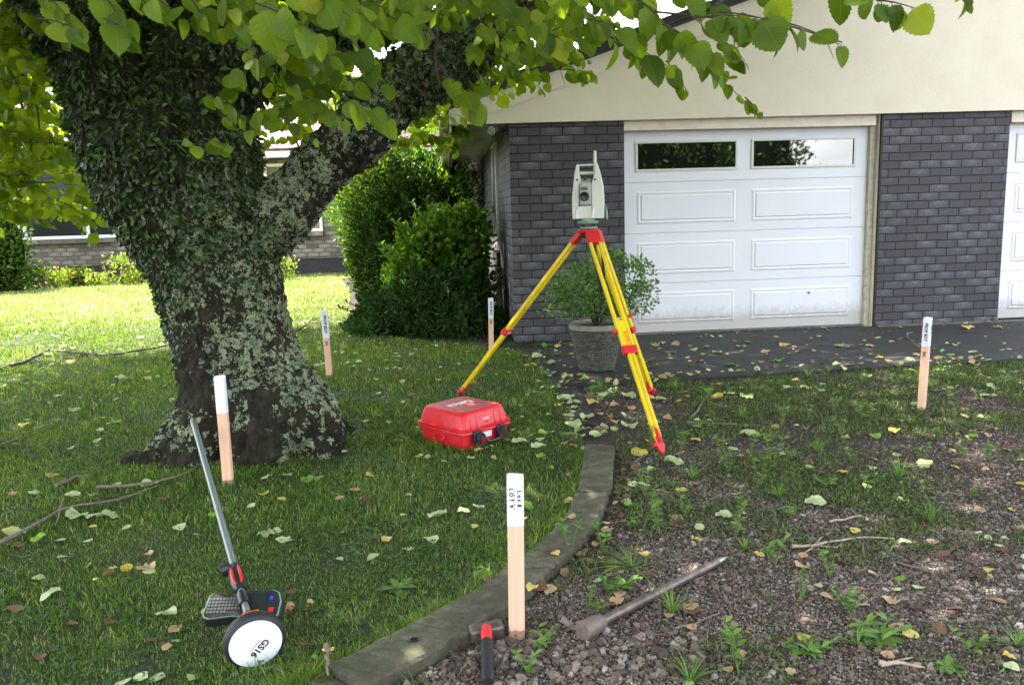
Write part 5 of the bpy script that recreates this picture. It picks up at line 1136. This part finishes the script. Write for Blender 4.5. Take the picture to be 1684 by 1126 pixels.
b = MB(); b.tube([hd0 + hv_ * t for t in (.275, .28, .5, .75, .95, 1.0)], [.015, .0195, .0205, .019, .022, .016], 14); b.build('grip', M['rubber'], hm, True, smooth=True)
p0 = Vector(G(965, 1050)) + Vector((0, 0, .034)); p1 = Vector(G(1197, 922)) + Vector((0, 0, .018)); p0.x += 0; dv = (p1 - p0); Lb = dv.length; dv.normalize()
br_ = thing('driving_bar', 'rusty pointed steel driving bar with thick battered end lying on the gravel', 'steel bar', (p0.x, p0.y, 0))
b = MB(); b.tube([p0 + dv * t for t in (.05, .14, Lb - .11, Lb - .05, Lb)], [.0165, .0165, .0165, .012, .002], 16); b.build('shaft', M['rust'], br_, True, smooth=True)
b = MB(); b.tube([p0 + dv * t for t in (-.022, -.018, .045, .072, .082)], [.031, .0335, .031, .027, .018], 20, jitter=.03); b.build('driving_end', M['rustcap'], br_, True, smooth=True)
b = MB(); b.tube([p0 + dv * t for t in (Lb - .075, Lb - .045, Lb + .001)], [.0148, .0122, .0015], 14); b.build('bright_point', M['steel'], br_, True, smooth=True)

# ------------------------------------------------------------------ potted shrub
pc = G(985, 605); pc = np.array([AT(982, 600, 6.95)[0], 6.98])
pt = thing('potted_shrub', 'small leaved shrub in a ledge stone pot on the driveway behind the tripod', 'potted plant', (pc[0], pc[1], 0))
b = MB(); b.lathe([(.135, .03), (.155, .042), (.166, .09), (.196, .22), (.220, .33), (.229, .385), (.226, .388)], 48); b.build('pot', M['pot'], pt, smooth=True)
b = MB(); b.lathe([(.228, .389), (.236, .395), (.237, .43), (.229, .437), (.205, .436), (.198, .425), (.196, .40)], 48); b.build('pot_rim', M['pot_rim'], pt, smooth=True)
b = MB(); b.lathe([(.19, .40), (.197, .41), (.001, .415)], 32); b.build('pot_soil', M['soil'], pt)
ell = [(.02, 0, .78, .36, .33, .26), (.22, 0, .70, .27, .28, .24), (-.24, -.02, .66, .20, .24, .17), (.05, 0, .98, .19, .18, .12), (.30, -.02, .86, .17, .18, .14)]
P, Nr = blob_pts(ell, 9000, (.30, 1.10), zmin=.36, lump=.35); k_ = len(P); msk = vnoise(P[:, 0] + P[:, 1], P[:, 2], .07, 4) > .34; P = P[msk]; Nr = Nr[msk]; k_ = len(P)
lb = LB(); lb.add(leaves(P, Nr * .7 + rdir(k_) * .8 + [0, 0, .2], Nr + rdir(k_) * .7, rng.uniform(.024, .040, k_), T_OVAL)); lb.build('foliage', M['pot_leaf'], pt, False)
for i in range(13):
    a = i * 6.28 / 13 + rng.uniform(-.2, .2); r = rng.uniform(.12, .34); b = MB(); b.tube([(.02 * math.cos(a), .02 * math.sin(a), .41), (.35 * r * math.cos(a) + .03, .35 * r * math.sin(a), .56), (r * math.cos(a) + .04, r * .8 * math.sin(a), rng.uniform(.7, .95))], [.009, .007, .003], 6); b.build('stem', M['branch'], pt)

# ------------------------------------------------------------------ weeds
WG = 'weeds growing through the gravel'
def weed(px, py, kind, h, label, spread=.08, group=WG, n=None):
    g0 = G(px, py); t = thing('weed', label, 'weed', (g0[0], g0[1], .006 if inpoly(np.array([[g0[0], g0[1]]]), lawn_poly)[0] else 0), 0, group)
    lb = LB()
    if kind == 'tuft':
        n = n or 34; a = rng.uniform(0, 6.28, n)
        for i in range(n):
            d_ = np.array([math.cos(a[i]), math.sin(a[i]), 0]); l_ = h * rng.uniform(.5, 1.15); s_ = spread * rng.uniform(.3, 1.5); prev = d_ * .004; wd_ = rng.uniform(.0035, .006); sd2 = np.array([-d_[1], d_[0], 0])
            V = []; K = 5
            for j in range(K + 1):
                f = j / K; c_ = d_ * (s_ * f ** 1.3 + .004) + np.array([0, 0, l_ * (f - .42 * f ** 3 * (s_ / spread))]); wj = wd_ * (1 - f) ** .7 * .5 + .0002; V += [c_ - sd2 * wj, c_ + sd2 * wj]
            V = np.array(V); F = []
            for j in range(K): F += [(2 * j, 2 * j + 1, 2 * j + 3), (2 * j, 2 * j + 3, 2 * j + 2)]
            lb.add((V, np.array(F), np.full(len(V), rng.random()), np.zeros((len(V), 3)) + [.3, .5, 0]))
        lb.build('blades', M['weed'], t, False)
    elif kind == 'rosette':
        n = n or 13; a = np.linspace(0, 6.28, n, endpoint=False) + rng.uniform(-.2, .2, n); A = np.stack([np.cos(a), np.sin(a), rng.uniform(.1, .6, n)], 1)
        lb.add(leaves(np.zeros((n, 3)) + [0, 0, .006], A, np.tile([0, 0, 1.], (n, 1)), spread * rng.uniform(.7, 1.2, n), T_LANCE, 1.3)); lb.build('leaf_rosette', M['weed'], t, False)
    else:
        sb = MB(); ns = 3 if kind == 'leafy' else 5
        for s in range(ns):
            a = rng.uniform(0, 6.28); tx_ = spread * rng.uniform(.2, .9); tt_ = np.array([math.cos(a) * tx_, math.sin(a) * tx_, h * rng.uniform(.65, 1.0) if kind == 'leafy' else h * .5]); pts = [tt_ * np.array([f, f, f ** .8]) for f in (0, .4, .75, 1)]
            sb.tube(pts, [.0022, .0018, .0014, .0008], 5); m_ = 9
            f = rng.uniform(.15, 1, m_); f[-1] = 1; P = tt_[None] * np.stack([f, f, f ** .8], 1); an = np.arange(m_) * 2.4
            lb.add(leaves(P, np.stack([np.cos(an), np.sin(an), rng.uniform(.1, .8, m_)], 1), np.tile([0, 0, 1.], (m_, 1)) + rdir(m_) * .4, rng.uniform(.6, 1.1, m_) * spread * .48, T_OVAL if kind == 'leafy' else T_LANCE))
        sb.build('stems', M['stem_green'], t, False); lb.build('leaves', M['weed'], t, False)
    return t
weed(938, 912, 'leafy', .17, 'upright broad leaved weed at the kerb edge left of the grass tuft', .07)
weed(1040, 935, 'tuft', .09, 'spreading strappy grass tuft between the kerb and the steel bar', .16, n=46)
weed(1000, 975, 'creeping', .09, 'low leafy weed just above the shaft of the steel bar', .12)
weed(985, 1010, 'leafy', .07, 'small leafy weed close to the battered end of the steel bar', .05)
weed(970, 1005, 'leafy', .10, 'tiny upright weed between the near peg and the steel bar', .04)
weed(1182, 547, 'leafy', .42, 'thin tall dry weed against the foot of the garage door', .05, 'weeds on the driveway')
weed(1180, 548, 'tuft', .07, 'small grass tuft at the foot of the garage door', .06, 'weeds on the driveway')
weed(655, 972, 'rosette', .05, 'pale narrow leaved rosette weed in the near lawn', .075, 'weeds in the lawn')
weed(1548, 618, 'leafy', .20, 'tall leafy weed at the driveway edge just right of the far right peg', .09)
weed(1562, 625, 'tuft', .13, 'grass tuft at the driveway edge right of the far right peg', .10)
weed(1112, 640, 'tuft', .14, 'grass tuft at the driveway edge just right of the tripod', .13)
weed(1330, 622, 'tuft', .13, 'grass tuft at the driveway edge below the garage door centre', .12)
weed(1352, 628, 'leafy', .12, 'leafy weed beside the grass tuft below the garage door centre', .08)
weed(985, 640, 'tuft', .13, 'grass tuft growing against the foot of the stone pot', .13)
weed(1012, 655, 'leafy', .10, 'leafy weed in front of the stone pot', .07)
weed(955, 628, 'tuft', .10, 'dry grass tuft left of the stone pot', .09)
weed(1270, 765, 'leafy', .20, 'upright pale weed in the middle of the gravel above the long twig', .08)
weed(1250, 800, 'leafy', .14, 'bushy weed left of centre in the gravel', .08)
weed(1285, 705, 'leafy', .20, 'tall slender weed behind the bushy weed', .06)
weed(1212, 885, 'leafy', .16, 'leafy weed above the tip of the steel bar', .08)
weed(1225, 905, 'tuft', .07, 'short grass tuft above the tip of the steel bar', .07)
weed(1318, 990, 'leafy', .14, 'thin upright weed in the open gravel right of the steel bar', .04)
weed(1445, 1050, 'creeping', .07, 'sprawling weed in the near right gravel', .14)
weed(1410, 1062, 'tuft', .06, 'thin grass tuft beside the sprawling weed', .09)
weed(1330, 1075, 'creeping', .06, 'sprawling weed left of the larger one in the near gravel', .10)
weed(1135, 1122, 'tuft', .09, 'bright grass tuft at the bottom edge below the steel bar', .10)
weed(870, 1112, 'leafy', .07, 'small leafy weed right of the hammer handle', .06)
weed(1558, 1098, 'rosette', .03, 'small rosette weed in the near right gravel', .05)
weed(1672, 1062, 'tuft', .06, 'grass tuft at the right edge of the gravel', .07)
weed(1600, 820, 'leafy', .08, 'small weed in the right gravel below the far right peg', .05)
weed(1520, 758, 'leafy', .09, 'low weed on the gravel below the foot of the far right peg', .07)
weed(1420, 690, 'leafy', .12, 'leafy weed left of the foot of the far right peg', .09)
weed(1105, 800, 'tuft', .05, 'short grass tuft below the red tripod foot', .07)
weed(1150, 705, 'tuft', .07, 'grass tuft right of the near tripod leg', .09)
weed(860, 975, 'tuft', .04, 'few grass blades in the kerb joint beside the near peg', .05)
for i, (x, y) in enumerate([(1185, 735), (1200, 780), (1265, 730), (1300, 760), (1232, 760), (1215, 835), (1280, 820), (1360, 800), (1385, 720), (1330, 690), (1500, 700), (1540, 720), (1585, 750), (1620, 760), (1480, 790), (1435, 800), (1530, 640), (1490, 630), (1420, 630), (1285, 640), (1070, 740), (1120, 745), (1140, 790), (1035, 870), (1075, 850), (990, 905), (1105, 1010), (890, 1070), (1275, 930), (1365, 950), (1530, 860), (1395, 1005), (1600, 1075), (1215, 1110), (1640, 700), (1610, 660), (1465, 650), (1370, 680), (1220, 690), (1190, 760), (1400, 760), (1130, 850), (1165, 650), (1260, 650), (1560, 670), (1655, 640), (1345, 745), (1300, 850), (1085, 880), (1060, 820)]):
    weed(x, y, ['leafy', 'leafy', 'tuft', 'creeping'][i % 4], rng.uniform(.07, .17), 'small green weed among moss and soil between driveway and gravel', rng.uniform(.05, .09), 'small weeds on the mossy soil')

# ------------------------------------------------------------------ sticks on the ground
def stick(name, label, pts, r, m='twig', side=(), group='fallen sticks', z=.012, jit=.006):
    z = z + (.022 if group == 'fallen sticks' else 0)
    P = [Vector(G(x, y)) + Vector((0, 0, z)) for x, y in pts]; t = MB()
    Q = []
    for i in range(len(P) - 1):
        for f in (0, .33, .66): Q.append(P[i].lerp(P[i + 1], f) + Vector((random.uniform(-jit, jit), random.uniform(-jit, jit), random.uniform(0, jit))))
    Q.append(P[-1]); t.tube(Q, [r * (1.15 - .8 * i / (len(Q) - 1)) for i in range(len(Q))], 7, jitter=.12)
    for sp in side:
        S2 = [Vector(G(x, y)) + Vector((0, 0, z)) for x, y in sp]; t.tube(S2, [r * .6, r * .45, r * .25][:len(S2)] if len(S2) < 4 else r * .4, 6)
    for v in range(len(t.v)): t.v[v] = (t.v[v][0] - P[0].x, t.v[v][1] - P[0].y, t.v[v][2])
    o = t.build(name, M[m], smooth=True); o.location = (P[0].x, P[0].y, 0); return tag(o, label, 'stick', group)
stick('fallen_branch', 'long dark fallen branch lying on the lawn left of the trunk, farthest one', [(-20, 618), (40, 602), (82, 580), (130, 586), (180, 590), (240, 580), (292, 570)], .017, 'branch', [[(180, 590), (215, 598), (262, 596)], [(60, 596), (70, 600)]])
stick('fallen_branch', 'pale bent branch across the near lawn ending in front of the trunk', [(-20, 915), (40, 885), (100, 850), (130, 842), (195, 833), (260, 808)], .0095, 'twig', [[(100, 850), (98, 862), (92, 875)], [(98, 848), (104, 835), (106, 826)]])
stick('fallen_branch', 'thin curved branch at the front foot of the trunk behind the pole', [(160, 812), (230, 808), (290, 795), (325, 778), (342, 752)], .009, 'twig')
stick('fallen_branch', 'faint brown stick on the lawn left of the tree roots', [(-10, 745), (40, 728), (90, 705)], .008, 'twig')
stick('fallen_branch', 'mossy stick on the lawn left of the pale bent branch', [(95, 808), (125, 795), (150, 790)], .010, 'twig')
stick('fallen_branch', 'dark twig leaning on the lawn right of the trunk', [(488, 552), (505, 540), (520, 525)], .012, 'branch', z=.03)
stick('twig', 'long pale forked twig lying in the open gravel', [(1305, 905), (1340, 902), (1400, 890), (1470, 890)], .007, 'twig_pale', [[(1340, 902), (1325, 912), (1310, 922)], [(1340, 900), (1350, 888), (1365, 880)], [(1345, 902), (1375, 904), (1385, 898)]], 'dead twigs on the gravel')
stick('twig', 'grey curved twig between the steel bar and the open gravel', [(1112, 1040), (1150, 1030), (1185, 1012)], .005, 'twig', (), 'dead twigs on the gravel')
stick('twig', 'short pale twig on the near gravel bottom right', [(1405, 1000), (1430, 999)], .006, 'twig_pale', (), 'dead twigs on the gravel')
stick('twig', 'splintered pale twig at the bottom of the gravel', [(1445, 1098), (1480, 1096), (1520, 1103)], .008, 'twig_pale', [[(1450, 1100), (1475, 1092), (1500, 1086)]], 'dead twigs on the gravel')
stick('twig', 'thin twig above the long forked twig', [(1365, 862), (1400, 856), (1420, 853)], .005, 'twig_pale', (), 'dead twigs on the gravel')
stick('twig', 'crooked twig on soil right of the tripod foot', [(1135, 692), (1150, 676), (1158, 660), (1215, 655)], .008, 'twig', [[(1158, 660), (1190, 672), (1230, 690)]], 'dead twigs on the gravel')
stick('twig', 'brown twig on the soil left of the far right peg', [(1130, 698), (1190, 700), (1250, 702)], .007, 'twig', (), 'dead twigs on the gravel')
stick('twig', 'short twig below the tripod foot', [(1042, 765), (1060, 750), (1075, 738)], .005, 'twig', (), 'dead twigs on the gravel')
stick('twig', 'pale twig lying against the kerb above the near peg', [(934, 785), (945, 778), (962, 762)], .007, 'twig_pale', (), 'dead twigs on the gravel')
stick('twig', 'rough dark stick at the left end of the sunken kerb', [(868, 665), (885, 672), (905, 680)], .012, 'branch', (), 'dead twigs on the gravel')
stick('twig', 'twig lying over the kerb end at the bottom of the picture', [(538, 1092), (541, 1110), (542, 1140)], .009, 'twig', (), 'dead twigs on the gravel', z=.06)
stick('twig', 'curved white twig on the driveway left of the far right peg', [(1492, 560), (1490, 554), (1502, 552)], .004, 'twig_pale', [[(1492, 560), (1505, 572), (1512, 578)]], 'dead twigs on the driveway', z=.036)
stick('twig', 'thin dark twig on the driveway below the second door column', [(1355, 543), (1362, 550), (1378, 553)], .006, 'twig', (), 'dead twigs on the driveway', z=.036)
stick('twig', 'long thin twig on the near right gravel', [(1475, 930), (1530, 945), (1560, 975)], .004, 'twig', (), 'dead twigs on the gravel')
stick('twig', 'rusty brown twig beside the near peg foot', [(700, 1085), (730, 1075), (745, 1080)], .005, 'twig', (), 'dead twigs on the gravel', z=.015)
for (x, y, r, lb_) in ((478, 1001, .014, 'larger round brown mushroom on the lawn right of the controller'), (468, 1008, .009, 'smaller brown mushroom tucked beside the larger one')):
    g0 = G(x, y + 6); b = MB(); b.lathe([(.004, .0), (.004, .012), (r * .96, .014), (r, .020), (r * .8, .030), (r * .4, .035), (.001, .036)], 16); o = b.build('mushroom', solid('mushroom_cap', (.42, .22, .10), .5, .2, 60), smooth=True); o.location = (g0[0], g0[1], .006); tag(o, lb_, 'mushroom')

# ------------------------------------------------------------------ fallen leaves: individuals
def curled(seed, curl, fold, wd):
    r_ = np.random.default_rng(seed); v, f = tmpl(wround, fold, 0, .03, 8); v = v.copy(); v[:, 1] -= .5; v[:, 0] *= wd
    z = v[:, 2] + curl * (v[:, 1] ** 2) * 1.6 + .10 * np.sin(v[:, 0] * 7 + seed) * np.cos(v[:, 1] * 6 + seed * 2) + .05 * r_.normal(size=len(v)); v[:, 2] = z - z.min() + .01; return v, f
LM = {}
for cn in ('pale', 'yellow', 'brown', 'tan', 'green'):
    for s in range(7):
        v, f = curled(s * 5 + len(cn), [.1, .35, .55, -.35, .2, .7, -.15][s], [.1, .35, .2, -.2, .5, .1, .3][s], [1, .9, 1.05, .85, .8, 1, .95][s])
        o = trimesh('lf', v, f, M['fallen_' + cn], attrs={'rnd': np.full(len(v), rng.random()), 'luv': v}, smooth=True); LM[cn, s] = o.data; bpy.data.objects.remove(o)
CN = dict(pale='pale green', yellow='yellow', brown='dry brown', tan='tan', green='bright green')
marks = [('the tree trunk', (-1.5, 4.7)), ('the red case', (-.32, 4.95)), ('the white receiver disc', (-.83, 2.5)), ('the nearest peg', (0, 2.54)), ('the steel bar', (.55, 2.8)), ('the near tripod foot', (.85, 4.5)),
         ('the stone pot', (.75, 6.95)), ('the far right peg', (2.7, 5.3)), ('the lone lawn peg', (-1.62, 7.07)), ('the peg by the junipers', (-.22, 8.3)), ('the garage door', (2.6, 8.6)), ('the brick pier', (4.8, 8.5)), ('the kerb end', (.52, 4.7)), ('the long forked twig', (1.6, 3.3))]
used = {}
def drop(px, py, cn, lpx=None, size=None, xy=None):
    g0 = G(px, py) if xy is None else np.array([xy[0], xy[1], 0]); P1 = np.array([[g0[0], g0[1]]])
    dist = math.hypot(g0[1], H)
    s = size or (lpx / FPX * dist * 1.15); s = min(s, .12) * (.8 if cn in ('tan', 'brown') else 1)
    onl = inpoly(P1, lawn_poly)[0]; ona = inpoly(P1, apron_poly)[0]; z = .024 if onl else (.031 if ona else .008)
    if not onl and not ona:
        kb = False
        for i in range(10):
            a_, b_ = interp(inner, (i + .5) / 10), interp(outer, (i + .5) / 10)
            m_ = (a_ + b_) / 2
            if np.hypot(*(m_ - P1[0])) < .11: kb = True
        if kb: z = .052
    k_ = int(rng.integers(0, 7)); o = bpy.data.objects.new('fallen_leaf', LM[cn, k_]); C.objects.link(o); o.location = (g0[0], g0[1], z); o.scale = (s, s, s * .8)
    o.rotation_euler = (rng.normal() * .14, rng.normal() * .14, rng.uniform(0, 6.28))
    mk = min(marks, key=lambda m_: math.hypot(m_[1][0] - g0[0], m_[1][1] - g0[1])); dx = g0[0] - mk[1][0]; dy = g0[1] - mk[1][1]
    rel = ('right of' if dx > 0 else 'left of') if abs(dx) > abs(dy) else ('behind' if dy > 0 else 'in front of')
    sz = 'large ' if s > .085 else ('small ' if s < .05 else '')
    sf = 'lawn' if onl else ('driveway' if ona else ('kerb' if z > .05 else 'gravel'))
    shp = ['flat', 'curled', 'crumpled', 'arched', 'folded', 'rolled', 'wavy'][k_]
    lab = f'{sz}{shp} {CN[cn]} leaf on the {sf} {rel} {mk[0]}'
    tag(o, lab, 'leaf', 'fallen leaves on the ' + sf); return o
L_ = [(40, 706, 'yellow', 18), (190, 700, 'green', 18), (125, 682, 'pale', 22), (165, 715, 'pale', 16), (95, 657, 'pale', 16), (205, 628, 'pale', 22), (243, 627, 'yellow', 14), (115, 600, 'yellow', 16), (88, 790, 'yellow', 26), (125, 860, 'pale', 38), (180, 858, 'pale', 30),
      (18, 884, 'yellow', 26), (65, 895, 'green', 24), (30, 908, 'brown', 26), (100, 800, 'green', 24), (62, 808, 'green', 18), (55, 818, 'pale', 20), (268, 828, 'brown', 20), (245, 806, 'pale', 28), (242, 945, 'tan', 38), (245, 950, 'pale', 24), (245, 920, 'tan', 20), (278, 1021, 'pale', 30), (290, 1047, 'tan', 28), (118, 1040, 'brown', 32), (187, 943, 'yellow', 14), (180, 952, 'brown', 24), (159, 962, 'yellow', 10), (88, 985, 'pale', 28), (275, 1075, 'tan', 26), (250, 1064, 'brown', 20), (15, 1035, 'brown', 26),
      (445, 890, 'pale', 42), (468, 901, 'pale', 32), (505, 796, 'green', 22), (440, 792, 'pale', 20), (472, 790, 'pale', 18), (560, 828, 'tan', 20), (436, 820, 'yellow', 16), (637, 895, 'yellow', 18), (672, 822, 'tan', 18), (600, 833, 'brown', 34), (535, 888, 'brown', 16), (408, 895, 'brown', 22), (722, 858, 'pale', 36), (710, 902, 'pale', 34), (762, 849, 'pale', 24), (786, 845, 'pale', 26), (780, 875, 'yellow', 14), (866, 842, 'green', 26), (862, 862, 'tan', 18), (856, 737, 'pale', 30), (886, 744, 'pale', 28), (835, 731, 'tan', 16), (690, 757, 'yellow', 14), (812, 760, 'tan', 14), (890, 758, 'green', 18), (905, 778, 'green', 18), (942, 740, 'tan', 20), (930, 735, 'tan', 18), (478, 985, 'brown', 22), (510, 1000, 'tan', 14), (540, 1080, 'yellow', 20), (518, 1092, 'green', 12), (830, 940, 'tan', 22), (938, 872, 'tan', 26), (800, 975, 'brown', 16), (755, 810, 'brown', 12),
      (340, 1016, 'yellow', 16), (350, 855, 'green', 14), (1040, 838, 'green', 30), (1042, 800, 'pale', 22), (1050, 748, 'yellow', 34), (1108, 765, 'pale', 38), (1118, 753, 'brown', 12), (1145, 727, 'yellow', 18), (1060, 803, 'pale', 22), (1070, 775, 'pale', 16), (1228, 656, 'pale', 24), (1200, 652, 'pale', 22), (1205, 742, 'pale', 20), (1198, 672, 'tan', 16), (1165, 645, 'green', 20), (1200, 607, 'green', 20), (1295, 640, 'pale', 20), (1180, 655, 'yellow', 20), (1340, 832, 'pale', 36), (1335, 765, 'tan', 14), (1255, 786, 'yellow', 14), (1148, 890, 'yellow', 22), (1230, 715, 'pale', 30), (1245, 718, 'green', 24), (1150, 872, 'pale', 20), (1190, 853, 'pale', 30), (1015, 992, 'tan', 32), (875, 990, 'yellow', 22), (915, 930, 'yellow', 16), (905, 925, 'brown', 26), (955, 915, 'tan', 22),
      (1060, 915, 'yellow', 14), (1160, 925, 'brown', 14), (1520, 768, 'pale', 26), (1570, 770, 'yellow', 18), (1600, 720, 'green', 20), (1625, 655, 'pale', 34), (1440, 722, 'green', 24), (1470, 712, 'yellow', 24), (1630, 640, 'pale', 24), (1405, 877, 'yellow', 18), (1465, 992, 'tan', 36), (1505, 1003, 'brown', 34), (1495, 1048, 'yellow', 26), (1545, 1038, 'brown', 34), (1660, 1085, 'yellow', 20), (1488, 895, 'pale', 22), (1535, 895, 'tan', 26), (1550, 915, 'brown', 26), (1610, 955, 'brown', 40), (1640, 993, 'tan', 30), (1460, 1085, 'tan', 30), (1625, 942, 'yellow', 20), (1480, 955, 'green', 16), (1525, 900, 'green', 14), (1248, 915, 'yellow', 20), (1300, 1110, 'tan', 22), (1650, 910, 'brown', 26), (1210, 962, 'brown', 20), (1140, 1010, 'brown', 40), (1150, 1105, 'brown', 24), (1100, 1018, 'tan', 22), (1120, 820, 'brown', 14),
      (905, 600, 'pale', 26), (882, 592, 'pale', 22), (918, 588, 'pale', 14), (900, 574, 'green', 24), (928, 660, 'pale', 30), (945, 668, 'pale', 26), (920, 672, 'yellow', 18), (965, 690, 'pale', 26), (950, 700, 'tan', 20), (992, 655, 'pale', 38), (1008, 645, 'pale', 24), (1010, 670, 'tan', 22), (975, 640, 'green', 22), (960, 712, 'pale', 34), (985, 720, 'pale', 34), (940, 708, 'pale', 30), (935, 690, 'pale', 22), (1035, 705, 'pale', 32), (1012, 690, 'tan', 24), (1035, 655, 'pale', 28), (975, 665, 'yellow', 24), (1040, 675, 'tan', 20), (905, 690, 'green', 20), (895, 720, 'green', 22), (915, 640, 'pale', 22), (1085, 660, 'pale', 24), (1070, 655, 'yellow', 16), (1098, 690, 'tan', 22), (1075, 700, 'pale', 26), (1090, 640, 'green', 24), (1120, 648, 'green', 18), (1145, 695, 'pale', 16),
      (1310, 628, 'tan', 16), (1325, 640, 'pale', 20), (1380, 575, 'pale', 18), (1355, 545, 'tan', 14), (1393, 578, 'tan', 16), (1290, 574, 'yellow', 20), (1258, 585, 'tan', 16), (1215, 576, 'pale', 14), (1180, 586, 'pale', 18), (1150, 600, 'tan', 18), (1110, 572, 'tan', 20), (1080, 575, 'tan', 22), (1070, 600, 'tan', 22), (1075, 610, 'pale', 18), (1590, 545, 'yellow', 18), (1640, 545, 'yellow', 16), (1600, 586, 'pale', 14), (1570, 573, 'tan', 14), (1660, 580, 'tan', 14), (1480, 563, 'tan', 12), (1340, 583, 'tan', 12), (1430, 575, 'yellow', 14), (1280, 600, 'green', 14), (1230, 568, 'tan', 14), (1505, 590, 'tan', 16), (1150, 560, 'tan', 14), (1460, 600, 'tan', 16), (1680, 800, 'yellow', 18)]
for a in L_: drop(a[0], a[1], a[2], a[3] * .88)
nleft = 298 - len(L_); placed = 0; print('listed leaves', len(L_))
while placed < nleft:
    r_ = rng.random()
    if r_ < .62: x, y = rng.uniform(-6, .3), rng.uniform(3.2, 11.5)
    else: x, y = rng.uniform(.4, 4.2), rng.uniform(3.6, 8.4)
    P1 = np.array([[x, y]]); X, Yp = proj((x, y, 0))
    if not (0 < X < 1684 and 470 < Yp < 1100) or math.hypot(x - TREE_XY[0], y - TREE_XY[1]) < .6: continue
    if x < .35 and not inpoly(P1, lawn_poly)[0]: continue
    drop(0, 0, rng.choice(['pale', 'pale', 'pale', 'yellow', 'green', 'tan', 'brown']), size=rng.uniform(.045, .085), xy=(x, y)); placed += 1
def drift(pts, n, w_, cn):
    Q = np.array([G(x, y)[:2] for x, y in pts]); i = rng.integers(0, len(Q) - 1, n); f = rng.random((n, 1)); P = Q[i] * (1 - f) + Q[i + 1] * f + rng.normal(size=(n, 2)) * w_
    z = rng.uniform(.012, .03, n) + .03 * inpoly(P, apron_poly); lb = LB(); lb.add(leaves(np.concatenate([P, z[:, None]], 1), rdir(n) * [1, 1, .4], rdir(n) * .45 + [0, 0, 1], rng.uniform(.025, .065, n), T_LEAF)); lb.build('leaf_litter', M['fallen_' + cn], None, False, 'stuff')
for cn, n in (('pale', 60), ('brown', 50), ('yellow', 14), ('tan', 26)): drift([(940, 634), (1020, 630), (1100, 626), (1200, 619), (1300, 613), (1500, 602), (1684, 592)], n, .07, cn)
for cn, n in (('pale', 46), ('brown', 26), ('tan', 12)): drift([(895, 580), (915, 620), (945, 665), (975, 715), (1020, 690)], n, .10, cn)
for cn, n in (('brown', 34), ('tan', 8)): drift([(1030, 730), (1025, 800), (1005, 855), (965, 905), (880, 970)], n, .05, cn)
for cn, n in (('brown', 40), ('tan', 24), ('pale', 16)): drift([(1090, 552), (1250, 546), (1400, 541), (1650, 532)], n, .04, cn)
# the rest of the litter: farther, smaller, uncountable
for cn, cnt, reg in (('pale', 800, 0), ('yellow', 150, 0), ('brown', 140, 0), ('pale', 150, 1), ('yellow', 60, 1), ('tan', 200, 1), ('brown', 160, 1)):
    P = np.stack([rng.uniform(-9, .3, cnt * 3), rng.uniform(2.2, 15, cnt * 3) ], 1) if reg == 0 else np.stack([rng.uniform(.2, 6, cnt * 3), rng.uniform(2.2, 9, cnt * 3)], 1)
    ok = inpoly(P, lawn_poly) if reg == 0 else (inpoly(P, gr_poly) | inpoly(P, apron_poly)); P = P[ok][:cnt]; n = len(P)
    z = np.where(inpoly(P, apron_poly), .036, .026 if reg == 0 else .014); lb = LB(); lb.add(leaves(np.concatenate([P, z[:, None]], 1), rdir(n) * [1, 1, .25], rdir(n) * .3 + [0, 0, 1], rng.uniform(.025, .065, n), T_LEAF)); lb.build('leaf_litter', M['fallen_' + cn], None, False, 'stuff')
